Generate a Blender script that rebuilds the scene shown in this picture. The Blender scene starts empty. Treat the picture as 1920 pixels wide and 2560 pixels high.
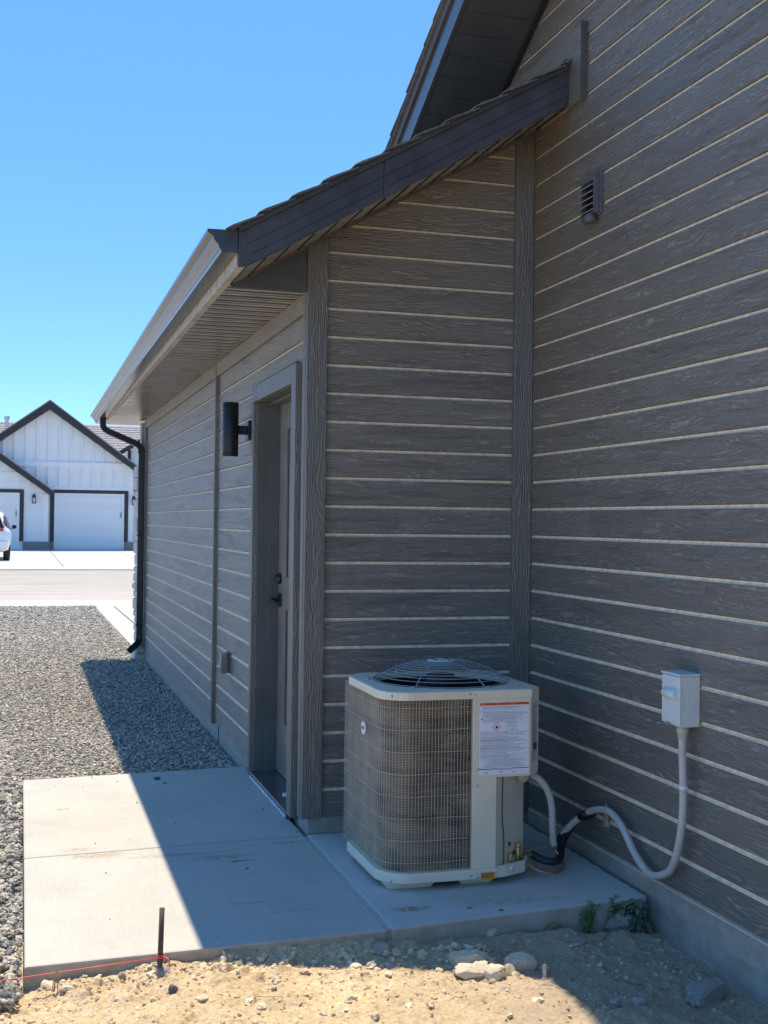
import bpy, bmesh, math, random
import numpy as np
from mathutils import Vector, Matrix
random.seed(7); RNG = np.random.default_rng(7)
SC = bpy.context.scene
COL = SC.collection

# ------------------------------------------------------------------ camera
CAMP = Vector((-1.25927, -5.42017, 1.42949))
cr = Vector((0.95819472, -0.28586307, 0.01204919)); cu = Vector((-0.01395672, -0.00463638, 0.99989185)); cf = Vector((0.28577629, 0.95825926, 0.00843226))
cam = bpy.data.cameras.new('camera'); co = bpy.data.objects.new('camera', cam); COL.objects.link(co)
m = Matrix((cr, cu, -cf)).transposed().to_4x4(); m.translation = CAMP; co.matrix_world = m
cam.sensor_fit = 'HORIZONTAL'; cam.sensor_width = 36; cam.lens = 3033.17/1920*36
cam.clip_start = .05; cam.clip_end = 2000
SC.camera = co
# ------------------------------------------------------------------ light
SUNV = Vector((.046, .351, 1)).normalized()
w = bpy.data.worlds.new('World'); SC.world = w; w.use_nodes = True
nt = w.node_tree; nt.nodes.clear()
sky = nt.nodes.new('ShaderNodeTexSky'); sky.sky_type = 'NISHITA'; sky.sun_disc = False
sky.sun_elevation = math.asin(SUNV.z); sky.sun_rotation = math.atan2(SUNV.x, SUNV.y)
sky.altitude = 3000; sky.air_density = .85; sky.dust_density = 0; sky.ozone_density = 3.5
bg = nt.nodes.new('ShaderNodeBackground'); bg.inputs[1].default_value = .125
hs = nt.nodes.new('ShaderNodeHueSaturation'); hs.inputs['Saturation'].default_value = 1.1; hs.inputs['Hue'].default_value = .495
wo = nt.nodes.new('ShaderNodeOutputWorld')
nt.links.new(sky.outputs[0], hs.inputs['Color']); 
mx = nt.nodes.new('ShaderNodeMix'); mx.data_type = 'RGBA'; mx.inputs[0].default_value = .55; mx.inputs[7].default_value = (.33, 1.16, 2.85, 1)   # deep even blue of a clear high-desert sky
nt.links.new(hs.outputs[0], mx.inputs[6]); nt.links.new(mx.outputs[2], bg.inputs[0]); nt.links.new(bg.outputs[0], wo.inputs[0])
sl = bpy.data.lights.new('sun', 'SUN'); sl.energy = 2.35; sl.angle = math.radians(.53); sl.color = (1, .87, .69)
so = bpy.data.objects.new('sun', sl); COL.objects.link(so); so.rotation_euler = SUNV.to_track_quat('Z', 'Y').to_euler(); so.location = (0, 0, 20)
SC.view_settings.view_transform = 'Standard'; SC.view_settings.look = 'None'
SC.view_settings.exposure = 1.46; SC.view_settings.gamma = 1
SC.render.engine = 'CYCLES'; SC.cycles.max_bounces = 8; SC.cycles.diffuse_bounces = 5

# ------------------------------------------------------------------ node helpers
class N:
    def __init__(s, name):
        s.m = bpy.data.materials.new(name); s.m.use_nodes = True; s.t = s.m.node_tree
        s.b = s.t.nodes['Principled BSDF']
    def n(s, typ, **kw):
        x = s.t.nodes.new('ShaderNode' + typ)
        for k, v in kw.items(): setattr(x, k, v)
        return x
    def put(s, sock, v):
        if hasattr(v, 'is_output') or hasattr(v, 'links'): s.t.links.new(v, sock)
        else: sock.default_value = v
    def math(s, op, a, b=0., c=None, clamp=False):
        x = s.n('Math', operation=op, use_clamp=clamp); s.put(x.inputs[0], a); s.put(x.inputs[1], b)
        if c is not None: s.put(x.inputs[2], c)
        return x.outputs[0]
    def pos(s):
        g = s.n('NewGeometry'); sp = s.n('SeparateXYZ'); s.t.links.new(g.outputs['Position'], sp.inputs[0])
        return g.outputs['Position'], sp.outputs[0], sp.outputs[1], sp.outputs[2]
    def xyz(s, a, b, c):
        x = s.n('CombineXYZ'); s.put(x.inputs[0], a); s.put(x.inputs[1], b); s.put(x.inputs[2], c); return x.outputs[0]
    def noise(s, vec, scale=1., detail=3., rough=.5, dist=0., out=0):
        x = s.n('TexNoise'); s.put(x.inputs['Vector'], vec); x.inputs['Scale'].default_value = scale
        x.inputs['Detail'].default_value = detail; x.inputs['Roughness'].default_value = rough; x.inputs['Distortion'].default_value = dist
        return x.outputs[out]
    def ramp(s, f, stops, interp='LINEAR'):
        x = s.n('ValToRGB'); x.color_ramp.interpolation = interp; s.put(x.inputs[0], f)
        e = x.color_ramp.elements
        while len(e) < len(stops): e.new(.5)
        for i, (p, c) in enumerate(stops):
            e[i].position = p; e[i].color = (c, c, c, 1) if not hasattr(c, '__len__') else (*c, 1)
        return x.outputs[0]
    def mix(s, f, a, b, mode='MIX'):
        x = s.n('Mix', data_type='RGBA', blend_type=mode); s.put(x.inputs[0], f)
        s.put(x.inputs[6], a if not isinstance(a, tuple) else (*a, 1)); s.put(x.inputs[7], b if not isinstance(b, tuple) else (*b, 1))
        return x.outputs[2]
    def bump(s, h, dist=.002, strength=1., nrm=None):
        x = s.n('Bump'); x.inputs['Distance'].default_value = dist; x.inputs['Strength'].default_value = strength
        s.put(x.inputs['Height'], h)
        if nrm is not None: s.put(x.inputs['Normal'], nrm)
        s.t.links.new(x.outputs[0], s.b.inputs['Normal']); return x.outputs[0]
    def base(s, c): s.put(s.b.inputs['Base Color'], (*c, 1) if isinstance(c, tuple) else c)
    def set(s, **k):
        for a, v in k.items(): s.put(s.b.inputs[a.replace('_', ' ')], v)
    def at(s, x, y, cx, cy, rx, ry):   # soft ellipse mask in world x,y
        a = s.math('POWER', s.math('DIVIDE', s.math('SUBTRACT', x, cx), rx), 2.)
        b = s.math('POWER', s.math('DIVIDE', s.math('SUBTRACT', y, cy), ry), 2.)
        return s.math('SUBTRACT', 1., s.math('ADD', a, b), clamp=True)

M = {}
def simple(name, c, rough=.6, metal=0., var=.15, scale=12., bump=0., spec=.5, bscale=None):
    n = N(name); p, x, y, z = n.pos()
    f = n.noise(p, scale, 4, .6)
    d = n.ramp(f, [(.3, 1-var), (.7, 1+var*.5)])
    n.base(n.mix(1., (c[0], c[1], c[2]), d, 'MULTIPLY')); n.set(Roughness=rough, Metallic=metal)
    n.b.inputs['Specular IOR Level'].default_value = spec
    if bump: n.bump(n.noise(p, bscale or scale*6, 4, .6), bump)
    M[name] = n.m; return n

LAP = .13; L0 = 2.7996            # siding exposure and height of the groove no. 0
def wood(name, col, vert=False, lap=True, light=1.):
    """embossed wood-grain fibre siding; grain lines follow a stretched noise field, new on each board"""
    n = N(name); p, x, y, z = n.pos()
    u, v = n.math('ADD', x, y), z
    if vert: u, v = v, u
    if lap and not vert: k = n.math('FLOOR', n.math('DIVIDE', n.math('SUBTRACT', v, L0), LAP))
    else: k = n.math('FLOOR', n.math('MULTIPLY', v, 3.7))
    wn = n.n('TexWhiteNoise', noise_dimensions='2D'); n.put(wn.inputs['Vector'], n.xyz(k, n.math('FLOOR', n.math('DIVIDE', n.math('ADD', u, n.math('MULTIPLY', k, 1.37)), 3.66)), 0.))
    off = n.math('MULTIPLY', wn.outputs[0], 40.)
    f1 = n.noise(n.xyz(n.math('MULTIPLY', u, 2.3), n.math('MULTIPLY', v, 13.), off), 1., 2., .45, .25)
    f2 = n.noise(n.xyz(n.math('MULTIPLY', u, 14.), n.math('MULTIPLY', v, 60.), off), 1., 2., .5)
    ph = n.math('ADD', n.math('MULTIPLY', v, 560.), n.math('ADD', n.math('MULTIPLY', f1, 62.), n.math('MULTIPLY', f2, 11.)))
    s1 = n.math('SINE', ph)
    ridge = n.math('POWER', n.math('MULTIPLY_ADD', s1, .5, .5), 2.2)
    amp = n.ramp(n.noise(n.xyz(n.math('MULTIPLY', u, 4.), n.math('MULTIPLY', v, 20.), off), 1., 4., .65), [(.34, .08), (.62, 1.)])
    fib = n.noise(n.xyz(n.math('MULTIPLY', u, 55.), n.math('MULTIPLY', v, 430.), off), 1., 3., .65)
    h = n.math('ADD', n.math('MULTIPLY', ridge, amp), n.math('MULTIPLY', fib, .8))
    n.bump(h, .0034)
    tone = n.math('MULTIPLY_ADD', wn.outputs[0], .16, .92)
    mott = n.ramp(n.noise(n.xyz(n.math('MULTIPLY', u, 1.6), n.math('MULTIPLY', v, 5.), off), 1., 4., .6), [(.3, .88), (.7, 1.08)])
    rl = n.math('MULTIPLY_ADD', n.math('MULTIPLY', ridge, amp), .68*light, .83)
    rl = n.math('MULTIPLY', rl, n.math('MULTIPLY_ADD', fib, .5, .75))
    c = n.mix(1., col, n.xyz(tone, tone, tone), 'MULTIPLY'); c = n.mix(1., c, mott, 'MULTIPLY'); c = n.mix(1., c, n.xyz(rl, rl, rl), 'MULTIPLY')
    n.base(c); n.set(Roughness=.42); n.b.inputs['Specular IOR Level'].default_value = 1.
    M[name] = n.m
wood('siding', (.205, .184, .152)); wood('trim', (.16, .146, .122), vert=True, light=.6); wood('trim_h', (.205, .185, .152), lap=False, light=.6)
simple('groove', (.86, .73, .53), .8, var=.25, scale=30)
simple('groove_shadow', (.2, .155, .11), .8, var=.3, scale=30)  # shadow under each board lip, painted as a dark brown line
simple('dark_paint', (.075, .085, .09), .5, var=.2, scale=8, bump=.0006)
simple('jamb_paint', (.12, .125, .115), .45, var=.2, scale=5, bump=.0004)
simple('door_paint', (.24, .21, .18), .4, var=.3, scale=6)
simple('door_recess', (.1, .065, .06), .4)
simple('black_metal', (.012, .014, .016), .32, .0, var=.2, scale=20)
simple('lamp_black', (.018, .021, .025), .42, .2, var=.15, scale=40, bump=.0003, bscale=400)
simple('bronze', (.12, .115, .11), .24, .35, var=.1, scale=6)
simple('bronze_soffit', (.68, .63, .55), .24, .5, var=.3, scale=5)
simple('rake_metal', (.07, .075, .085), .4, .1, var=.35, scale=7, bump=.0008, bscale=40)
simple('subfascia', (.55, .52, .45), .6, var=.35, scale=14, bump=.001)
simple('shingle', (.2, .18, .165), .95, var=.5, scale=60, bump=.003, bscale=300)
simple('brown_trim', (.1, .088, .08), .6)
simple('ac_paint', (.78, .71, .55), .38, var=.08, scale=6)
simple('ac_dark', (.02, .02, .022), .5)
simple('wire_paint', (.6, .54, .43), .4, var=.1)
simple('vent_paint', (.11, .115, .125), .5, var=.1)
simple('mesh_paint', (.5, .43, .33), .45, var=.1)
simple('guard_paint', (.34, .36, .37), .4, var=.1)
simple('steel', (.6, .6, .6), .3, 1., var=.1)
simple('hole', (.008, .008, .008), .9)
simple('box_gray', (.62, .68, .66), .42, var=.08, scale=12)
simple('pvc', (.52, .5, .46), .45, var=.1, scale=15)
simple('pvc_tan', (.5, .47, .4), .5, var=.1)
simple('foam_black', (.02, .021, .023), .55, var=.5, scale=25, bump=.002, bscale=40)
simple('brass', (.62, .45, .18), .35, .85, var=.3, scale=60)
simple('copper', (.62, .26, .15), .35, .8, var=.35, scale=25)
simple('white_paint', (.78, .79, .78), .6, var=.04)
simple('white_vinyl', (.8, .8, .79), .4, var=.04)
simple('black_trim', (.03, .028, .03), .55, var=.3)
simple('asphalt_shingle', (.33, .31, .31), .95, var=.35, scale=6)
simple('label_white', (.82, .84, .9), .4, var=.02)
simple('label_grey', (.55, .56, .6), .4, var=.05)
simple('ink', (.03, .03, .05), .6, var=0)
simple('ink_soft', (.07, .07, .12), .6, var=0)
simple('label_orange', (.82, .16, .03), .4, var=.05)
simple('sticker_orange', (.85, .3, .03), .4, var=.1)
simple('label_red', (.6, .02, .04), .4, var=0)
simple('rust', (.13, .085, .065), .75, .2, var=.5, scale=60, bump=.001)
simple('pink_string', (.9, .12, .12), .5)
simple('dry_plant', (.38, .29, .15), .8, var=.4, scale=40)
simple('twig', (.3, .24, .17), .85, var=.4, scale=60)
simple('car_white', (.8, .81, .8), .22, var=.02)
simple('glass_dark', (.02, .025, .03), .08)
simple('rubber', (.02, .02, .022), .75)
simple('tail_red', (.45, .01, .02), .2)
simple('leaf_litter', (.32, .14, .06), .7)
simple('tape_white', (.8, .82, .84), .5)
simple('caulk', (.38, .3, .2), .8, var=.5, scale=70)
n = N('lens_lit'); n.base((.8, .75, .65)); n.set(Roughness=.5); M['lens_lit'] = n.m
n = N('lantern_glass'); n.base((.7, .72, .7)); n.set(Roughness=.1, Alpha=.6); M['lantern_glass'] = n.m
n = N('leaf_green'); p, x, y, z = n.pos(); n.base(n.mix(n.noise(p, 40, 2), (.07, .16, .05), (.16, .28, .1))); n.set(Roughness=.6); M['leaf_green'] = n.m
n = N('weed_grey_green'); p, x, y, z = n.pos(); n.base(n.mix(n.noise(p, 40, 2), (.08, .14, .1), (.17, .22, .15))); n.set(Roughness=.7); M['weed_grey_green'] = n.m

# coil: brown/charcoal tube banks behind horizontal fins
n = N('coil'); p, x, y, z = n.pos()
band = n.noise(n.xyz(n.math('MULTIPLY', x, 5.), n.math('MULTIPLY', y, 5.), n.math('MULTIPLY', z, 26.)), 1., 3., .6)
big = n.noise(n.xyz(n.math('MULTIPLY', x, 9.), n.math('MULTIPLY', y, 9.), n.math('MULTIPLY', z, 4.)), 1., 2.)
cc = n.mix(n.ramp(n.math('MULTIPLY_ADD', band, .5, n.math('MULTIPLY', big, .5)), [(.38, 0.), (.62, 1.)]), (.14, .108, .078), (.47, .37, .235))
fin = n.ramp(n.math('MULTIPLY_ADD', n.math('SINE', n.math('MULTIPLY', z, 1000.)), .5, .5), [(.2, .35), (.8, 1.15)])
n.base(n.mix(1., cc, fin, 'MULTIPLY')); n.set(Roughness=.5, Metallic=.15)
n.bump(n.math('SINE', n.math('MULTIPLY', z, 1000.)), .001); M['coil'] = n.m

# concrete
def concrete(name, col, stains=(), rough=.85, extra=None):
    n = N(name); p, x, y, z = n.pos()
    a = n.ramp(n.noise(p, 2.2, 6, .62), [(.3, .86), (.7, 1.08)])
    b = n.ramp(n.noise(p, 26., 4, .7), [(.25, .93), (.75, 1.05)])
    br = n.ramp(n.noise(n.xyz(n.math('MULTIPLY', x, 160.), n.math('MULTIPLY', y, 5.), 0.), 1., 2.), [(.3, .96), (.7, 1.03)])
    pit = n.ramp(n.noise(p, 130., 2, .5), [(.2, .5), (.31, 1.)])
    c = n.mix(1., col, a, 'MULTIPLY'); c = n.mix(1., c, b, 'MULTIPLY'); c = n.mix(1., c, br, 'MULTIPLY'); c = n.mix(1., c, pit, 'MULTIPLY')
    tan = n.ramp(n.noise(p, 1.1, 3, .6), [(.42, 0.), (.75, .35)])
    c = n.mix(tan, c, (col[0]*.88, col[1]*.78, col[2]*.62))
    sp = n.noise(n.xyz(n.math('MULTIPLY', x, 30.), n.math('MULTIPLY', y, 60.), 0.), 1., 5, .7)
    for (cx, cy, rx, ry, dc, st) in stains:
        mk = n.math('MULTIPLY', n.at(x, y, cx, cy, rx, ry), n.ramp(sp, [(.42, 0.), (.58, 1.)]))
        mk = n.math('MULTIPLY', mk, st, clamp=True)
        c = n.mix(mk, c, dc)
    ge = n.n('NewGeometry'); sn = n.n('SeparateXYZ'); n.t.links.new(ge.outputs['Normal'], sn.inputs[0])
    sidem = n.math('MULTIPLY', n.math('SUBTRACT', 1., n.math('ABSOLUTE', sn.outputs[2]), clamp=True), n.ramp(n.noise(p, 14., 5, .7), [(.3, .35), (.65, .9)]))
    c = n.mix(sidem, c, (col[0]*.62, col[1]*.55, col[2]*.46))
    if extra: c = extra(n, c, x, y, z)
    n.base(c); n.set(Roughness=rough); n.b.inputs['Specular IOR Level'].default_value = .3
    n.bump(n.math('ADD', n.math('MULTIPLY', n.noise(p, 220., 3, .6), .5), n.math('MULTIPLY', n.noise(p, 12, 4, .6), 1.)), .0012)
    M[name] = n.m
dirtc = (.36, .25, .14)
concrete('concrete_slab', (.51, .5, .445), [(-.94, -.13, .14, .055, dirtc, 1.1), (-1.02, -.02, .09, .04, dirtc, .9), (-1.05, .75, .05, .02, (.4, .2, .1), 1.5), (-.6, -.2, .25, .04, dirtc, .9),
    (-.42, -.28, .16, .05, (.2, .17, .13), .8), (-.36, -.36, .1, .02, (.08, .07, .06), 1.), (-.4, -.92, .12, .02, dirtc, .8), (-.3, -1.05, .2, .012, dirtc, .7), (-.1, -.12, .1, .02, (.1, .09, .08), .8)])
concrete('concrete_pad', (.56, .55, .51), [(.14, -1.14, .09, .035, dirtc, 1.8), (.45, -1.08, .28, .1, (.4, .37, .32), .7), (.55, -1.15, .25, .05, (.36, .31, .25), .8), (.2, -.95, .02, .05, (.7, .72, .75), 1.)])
def fnd(n, c, x, y, z):
    s_ = n.noise(n.xyz(n.math('MULTIPLY', n.math('ADD', x, y), 2.5), 0., n.math('MULTIPLY', z, 30.)), 1., 5, .7)
    c = n.mix(n.ramp(s_, [(.45, 0.), (.65, .5)]), c, (.25, .21, .15))
    return n.mix(n.ramp(z, [(0., .8), (.045, .0)]), c, c)
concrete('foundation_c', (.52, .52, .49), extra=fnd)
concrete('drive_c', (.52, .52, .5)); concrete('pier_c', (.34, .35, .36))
# road: pale worn asphalt with tyre streaks
n = N('road_m'); p, x, y, z = n.pos()
st = n.noise(n.xyz(n.math('MULTIPLY', x, .12), n.math('MULTIPLY', y, 3.2), 0.), 1., 5, .75)
side = n.ramp(n.math('DIVIDE', y, 40.), [(.44, 1.), (.62, .15), (.8, .1)])
c = n.mix(n.ramp(st, [(.35, 0.), (.62, 1.)]), (.27, .25, .22), (.6, .55, .47))
c2 = n.mix(n.ramp(n.noise(p, .8, 4), [(.3, 0.), (.7, 1.)]), (.34, .31, .27), (.4, .365, .32))
n.base(n.mix(side, c2, c)); n.set(Roughness=.9); M['road_m'] = n.m
# dirt
n = N('dirt'); p, x, y, z = n.pos()
a = n.noise(p, 5., 6, .65); b = n.noise(p, 60., 4, .7)
c = n.mix(n.ramp(a, [(.3, 0.), (.7, 1.)]), (.56, .42, .25), (.86, .66, .41))
c = n.mix(1., c, n.ramp(b, [(.25, .62), (.6, 1.1)]), 'MULTIPLY')
c = n.mix(n.ramp(n.noise(p, 210., 2, .5), [(.62, 0.), (.7, .8)]), c, (.6, .52, .4))
c = n.mix(n.ramp(n.noise(p, 100., 2, .5), [(.28, .8), (.36, 0.)]), c, (.16, .1, .06))
gr = n.ramp(n.math('MULTIPLY_ADD', n.noise(p, 3., 4), .5, n.math('MULTIPLY', x, .55)), [(.15, 0.), (.6, .85)])  # shade put into the soil colour: greyer-brown towards the gable wall
c = n.mix(gr, c, n.mix(b, (.32, .26, .19), (.5, .42, .32)))
n.base(c); n.set(Roughness=.95); n.b.inputs['Specular IOR Level'].default_value = .125
n.bump(n.math('ADD', b, n.math('MULTIPLY', n.noise(p, 300, 3, .7), .5)), .009); M['dirt'] = n.m
n = N('far_dirt'); p, x, y, z = n.pos(); n.base(n.mix(n.noise(p, .7, 6), (.3, .24, .16), (.42, .35, .25))); n.set(Roughness=.95); M['far_dirt'] = n.m
# gravel
def stone(name, stops):
    n = N(name); g = n.n('NewGeometry'); p, x, y, z = n.pos()
    c = n.ramp(g.outputs['Random Per Island'], stops)
    c = n.mix(1., c, n.ramp(n.noise(p, 90., 4, .7), [(.25, .75), (.7, 1.12)]), 'MULTIPLY')
    n.base(c); n.set(Roughness=.85); n.b.inputs['Specular IOR Level'].default_value = .35
    n.bump(n.noise(p, 180., 4, .75), .004); M[name] = n.m
stone('gravel_m', [(0., (.17, .165, .155)), (.25, (.38, .36, .31)), (.5, (.56, .51, .42)), (.72, (.44, .42, .38)), (.85, (.68, .6, .46)), (1., (.76, .7, .58))])
stone('scatter_m', [(0., (.6, .46, .27)), (.7, (.82, .65, .41)), (.9, (.5, .42, .33)), (1., (.88, .78, .62))])
stone('lump_m', [(0., (.7, .56, .37)), (1., (.9, .75, .53))])
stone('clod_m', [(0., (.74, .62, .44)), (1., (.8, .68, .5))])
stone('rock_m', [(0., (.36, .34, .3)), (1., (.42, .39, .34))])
stone('rock_dark', [(0., (.13, .125, .12)), (1., (.2, .19, .18))])
n = N('gravel_bed'); p, x, y, z = n.pos()
vo = n.n('TexVoronoi'); vo.inputs['Scale'].default_value = 38; n.put(vo.inputs['Vector'], p)
c = n.mix(n.ramp(n.noise(p, 1.3, 4), [(.4, 0.), (.65, 1.)]), (.3, .28, .25), (.5, .41, .28))
n.base(n.mix(1., c, n.ramp(vo.outputs['Distance'], [(0., 1.15), (.7, .55)]), 'MULTIPLY')); n.set(Roughness=.95)
n.bump(n.math('MULTIPLY', vo.outputs['Distance'], -1.), .012); M['gravel_bed'] = n.m
# rough stone veneer
n = N('stone_veneer'); p, x, y, z = n.pos(); n.base(n.mix(n.noise(p, 9., 4), (.5, .48, .44), (.72, .7, .66))); n.set(Roughness=.9); n.bump(n.noise(p, 40, 4), .006); M['stone_veneer'] = n.m

# ------------------------------------------------------------------ mesh builder
ROOT = {}
class MB:
    def __init__(s): s.v = []; s.f = []; s.mi = []; s.cur = 0; s.sm = []; s.smooth = False
    def add(s, vs, fs):
        o = len(s.v); s.v += [tuple(a) for a in vs]
        for f in fs: s.f.append([i+o for i in f]); s.mi.append(s.cur); s.sm.append(s.smooth)
        return s
    def box(s, x0, x1, y0, y1, z0, z1):
        vs = [(x, y, z) for x in (x0, x1) for y in (y0, y1) for z in (z0, z1)]
        return s.add(vs, [(0, 1, 3, 2), (4, 6, 7, 5), (0, 4, 5, 1), (2, 3, 7, 6), (0, 2, 6, 4), (1, 5, 7, 3)])
    def quad(s, a, b, c, d): return s.add([a, b, c, d], [(0, 1, 2, 3)])
    def prism(s, poly, vec):            # polygon (3-D points) pushed along vec
        n_ = len(poly); vec = Vector(vec); a = [Vector(q) for q in poly]; b = [q+vec for q in a]
        fs = [tuple(range(n_))[::-1], tuple(range(n_, 2*n_))]+[(i, (i+1) % n_, n_+(i+1) % n_, n_+i) for i in range(n_)]
        return s.add(a+b, fs)
    def bar(s, a, b, w_, h_, up=(0, 0, 1)):
        a = Vector(a); b = Vector(b); d = (b-a).normalized(); sd = d.cross(Vector(up)).normalized(); u_ = sd.cross(d)
        return s.prism([a+sd*w_/2+u_*h_/2, a-sd*w_/2+u_*h_/2, a-sd*w_/2-u_*h_/2, a+sd*w_/2-u_*h_/2], b-a)
    def tube(s, pts, r, n_=10, caps=True, closed=False, sq=None):
        pts = [Vector(q) for q in pts]; rs = r if hasattr(r, '__len__') else [r]*len(pts); vs = []; fs = []
        N_ = len(pts); up = None
        for i, q in enumerate(pts):
            if closed: d = (pts[(i+1) % N_]-pts[i-1]).normalized()
            else: d = (pts[min(i+1, N_-1)]-pts[max(i-1, 0)]).normalized()
            if up is None: up = d.orthogonal().normalized() if sq is None else Vector(sq)
            up = (up-d*up.dot(d)).normalized(); sd = d.cross(up)
            for j in range(n_):
                a = 2*math.pi*(j+(.5 if sq else 0))/n_; vs.append(q+(up*math.cos(a)+sd*math.sin(a))*rs[i])
        for i in range(N_ if closed else N_-1):
            for j in range(n_):
                k = (i+1) % N_; fs.append((i*n_+j, i*n_+(j+1) % n_, k*n_+(j+1) % n_, k*n_+j))
        if caps and not closed: fs += [tuple(range(n_))[::-1], tuple(range((N_-1)*n_, N_*n_))]
        return s.add(vs, fs)
    def cyl(s, a, b, r, n_=16, r2=None): return s.tube([a, b], [r, r2 if r2 is not None else r], n_)
    def lathe(s, prof, c, axis='z', n_=32):
        vs = []; fs = []
        for (r_, h_) in prof:
            for j in range(n_):
                a = 2*math.pi*j/n_; q = (r_*math.cos(a), r_*math.sin(a), h_)
                if axis == 'y': q = (q[0], q[2], q[1])
                if axis == 'x': q = (q[2], q[0], q[1])
                vs.append((c[0]+q[0], c[1]+q[1], c[2]+q[2]))
        for i in range(len(prof)-1):
            for j in range(n_): fs.append((i*n_+j, i*n_+(j+1) % n_, (i+1)*n_+(j+1) % n_, (i+1)*n_+j))
        return s.add(vs, fs)
    def build(s, name, mats, parent=None, bevel=0., recalc=True):
        me = bpy.data.meshes.new(name); off = ROOT.get(parent.name, Vector()) if parent else Vector()
        me.from_pydata([(a[0]-off.x, a[1]-off.y, a[2]-off.z) for a in s.v], [], s.f)
        for q in (mats if isinstance(mats, (list, tuple)) else [mats]): me.materials.append(M[q])
        me.polygons.foreach_set('material_index', s.mi); me.polygons.foreach_set('use_smooth', s.sm)
        if recalc:
            b = bmesh.new(); b.from_mesh(me); bmesh.ops.recalc_face_normals(b, faces=b.faces); b.to_mesh(me); b.free()
        me.update(); o = bpy.data.objects.new(name, me); COL.objects.link(o)
        if parent: o.parent = parent; ROOT[o.name] = off
        if bevel:
            bv = o.modifiers.new('bevel', 'BEVEL'); bv.width = bevel; bv.segments = 2; bv.limit_method = 'ANGLE'
        return o
def tag(o, label=None, cat=None, group=None, kind=None):
    if label: o['label'] = label
    if cat: o['category'] = cat
    if group: o['group'] = group
    if kind: o['kind'] = kind
    return o
def empty(name, loc, label, cat, group=None):
    o = bpy.data.objects.new(name, None); COL.objects.link(o); o.location = loc; o.empty_display_size = .1
    ROOT[o.name] = Vector(loc); return tag(o, label, cat, group)
def solo(mb, name, mats, label, cat, loc=(0, 0, 0), group=None, bevel=0.):
    o = mb.build(name, mats, None, bevel); L = Vector(loc)
    if L.length: o.data.transform(Matrix.Translation(-L)); o.location = L
    return tag(o, label, cat, group)
def struct(mb, name, mats, bevel=0.): return tag(mb.build(name, mats, None, bevel), kind='structure')
def smooth_path(p, k=8):
    p = [Vector(a) for a in p]; out = []
    for i in range(len(p)-1):
        a, b, c, d = p[max(i-1, 0)], p[i], p[i+1], p[min(i+2, len(p)-1)]
        for j in range(k):
            t = j/k; out.append(.5*((2*b)+(c-a)*t+(2*a-5*b+4*c-d)*t*t+(3*b-a-3*c+d)*t**3))
    return out+[p[-1]]
def text_mesh(txt, w_, h_, bold=0.):
    cu_ = bpy.data.curves.new('lettering', 'FONT'); cu_.body = txt; cu_.offset = bold; cu_.resolution_u = 2; cu_.align_x = 'LEFT'
    o = bpy.data.objects.new('lettering', cu_); COL.objects.link(o)
    dg = bpy.context.evaluated_depsgraph_get(); dg.update(); me = bpy.data.meshes.new_from_object(o.evaluated_get(dg))
    v = np.array([q.co[:] for q in me.vertices]); f = [list(q.vertices) for q in me.polygons]
    bpy.data.objects.remove(o); bpy.data.curves.remove(cu_); bpy.data.meshes.remove(me)
    lo, hi = v.min(0), v.max(0); v = (v-lo)/(hi-lo+1e-9); return v[:, :1]*w_, v[:, 1:2]*h_, f
def add_text(mb, txt, O, U, V, w_, h_, bold=0.):
    a, b, f = text_mesh(txt, w_, h_, bold); O = np.array(O); P_ = O+a*np.array(U)+b*np.array(V); mb.add(P_.tolist(), f)

# numpy lattice noise
def vnoise(x, y, z=0., seed=0):
    x = np.asarray(x, float); y = np.asarray(y, float); z = np.asarray(z, float)+np.zeros_like(x)
    xi, yi, zi = np.floor(x).astype(int), np.floor(y).astype(int), np.floor(z).astype(int)
    fx, fy, fz = x-xi, y-yi, z-zi; fx, fy, fz = [t*t*(3-2*t) for t in (fx, fy, fz)]
    def h(a, b, c):
        q = (a*374761393+b*668265263+c*2147483647+seed*974634777) & 0xffffffff
        q = ((q ^ (q >> 13))*1274126177) & 0xffffffff; return ((q ^ (q >> 16)) & 0xffff)/65535.
    r_ = 0
    for i in (0, 1):
        for j in (0, 1):
            for k in (0, 1):
                r_ = r_+h(xi+i, yi+j, zi+k)*(fx if i else 1-fx)*(fy if j else 1-fy)*(fz if k else 1-fz)
    return r_
def fbm(x, y, z=0., o=4, seed=0):
    s_ = 0; a = .5
    for i in range(o): s_ = s_+a*(vnoise(np.asarray(x)*2**i, np.asarray(y)*2**i, np.asarray(z)*2**i, seed+i)-.5); a *= .5
    return s_

# ------------------------------------------------------------------ setting
W = 1.0902                                            # gable wall plane
GX = lambda x, y: np.interp(x, [-2.2, -1.24, -.8, 0, .5, 1.08], [-.06, -.06, -.032, -.052, -.098, -.138])
xs = np.arange(-3., 1.13, .0055); ys = np.concatenate([np.arange(-5.6, -2.2, .05), np.arange(-2.2, -1.0, .0055)])
X, Y = np.meshgrid(xs, ys)
Z = GX(X, Y)+.05*fbm(X*3, Y*3, 0, 3, 3)+.034*fbm(X*12, Y*12, 0, 4, 9)+.03*np.abs(fbm(X*38, Y*38, 0, 3, 21))*(.4+vnoise(X*5, Y*5, 0, 77))-.006
lump = np.clip(fbm(X*22, Y*22, 0, 2, 33)-.06, 0, 1)
Z += .10*lump*np.clip(1-np.abs(Y+1.50+.03*X)/.16, 0, 1)*(X < -.2)+.045*lump*np.clip(1-np.abs(Y+1.75)/.5, 0, 1)
Z += .03*np.clip(1-np.abs(Y+1.32)/.12, 0, 1)*(.5+vnoise(X*9, Y*9, 0, 5))*(X > -.6)
Z -= .05*np.clip(1-np.hypot((X+.81)/.035, (Y+1.44)/.045), 0, 1)
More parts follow.
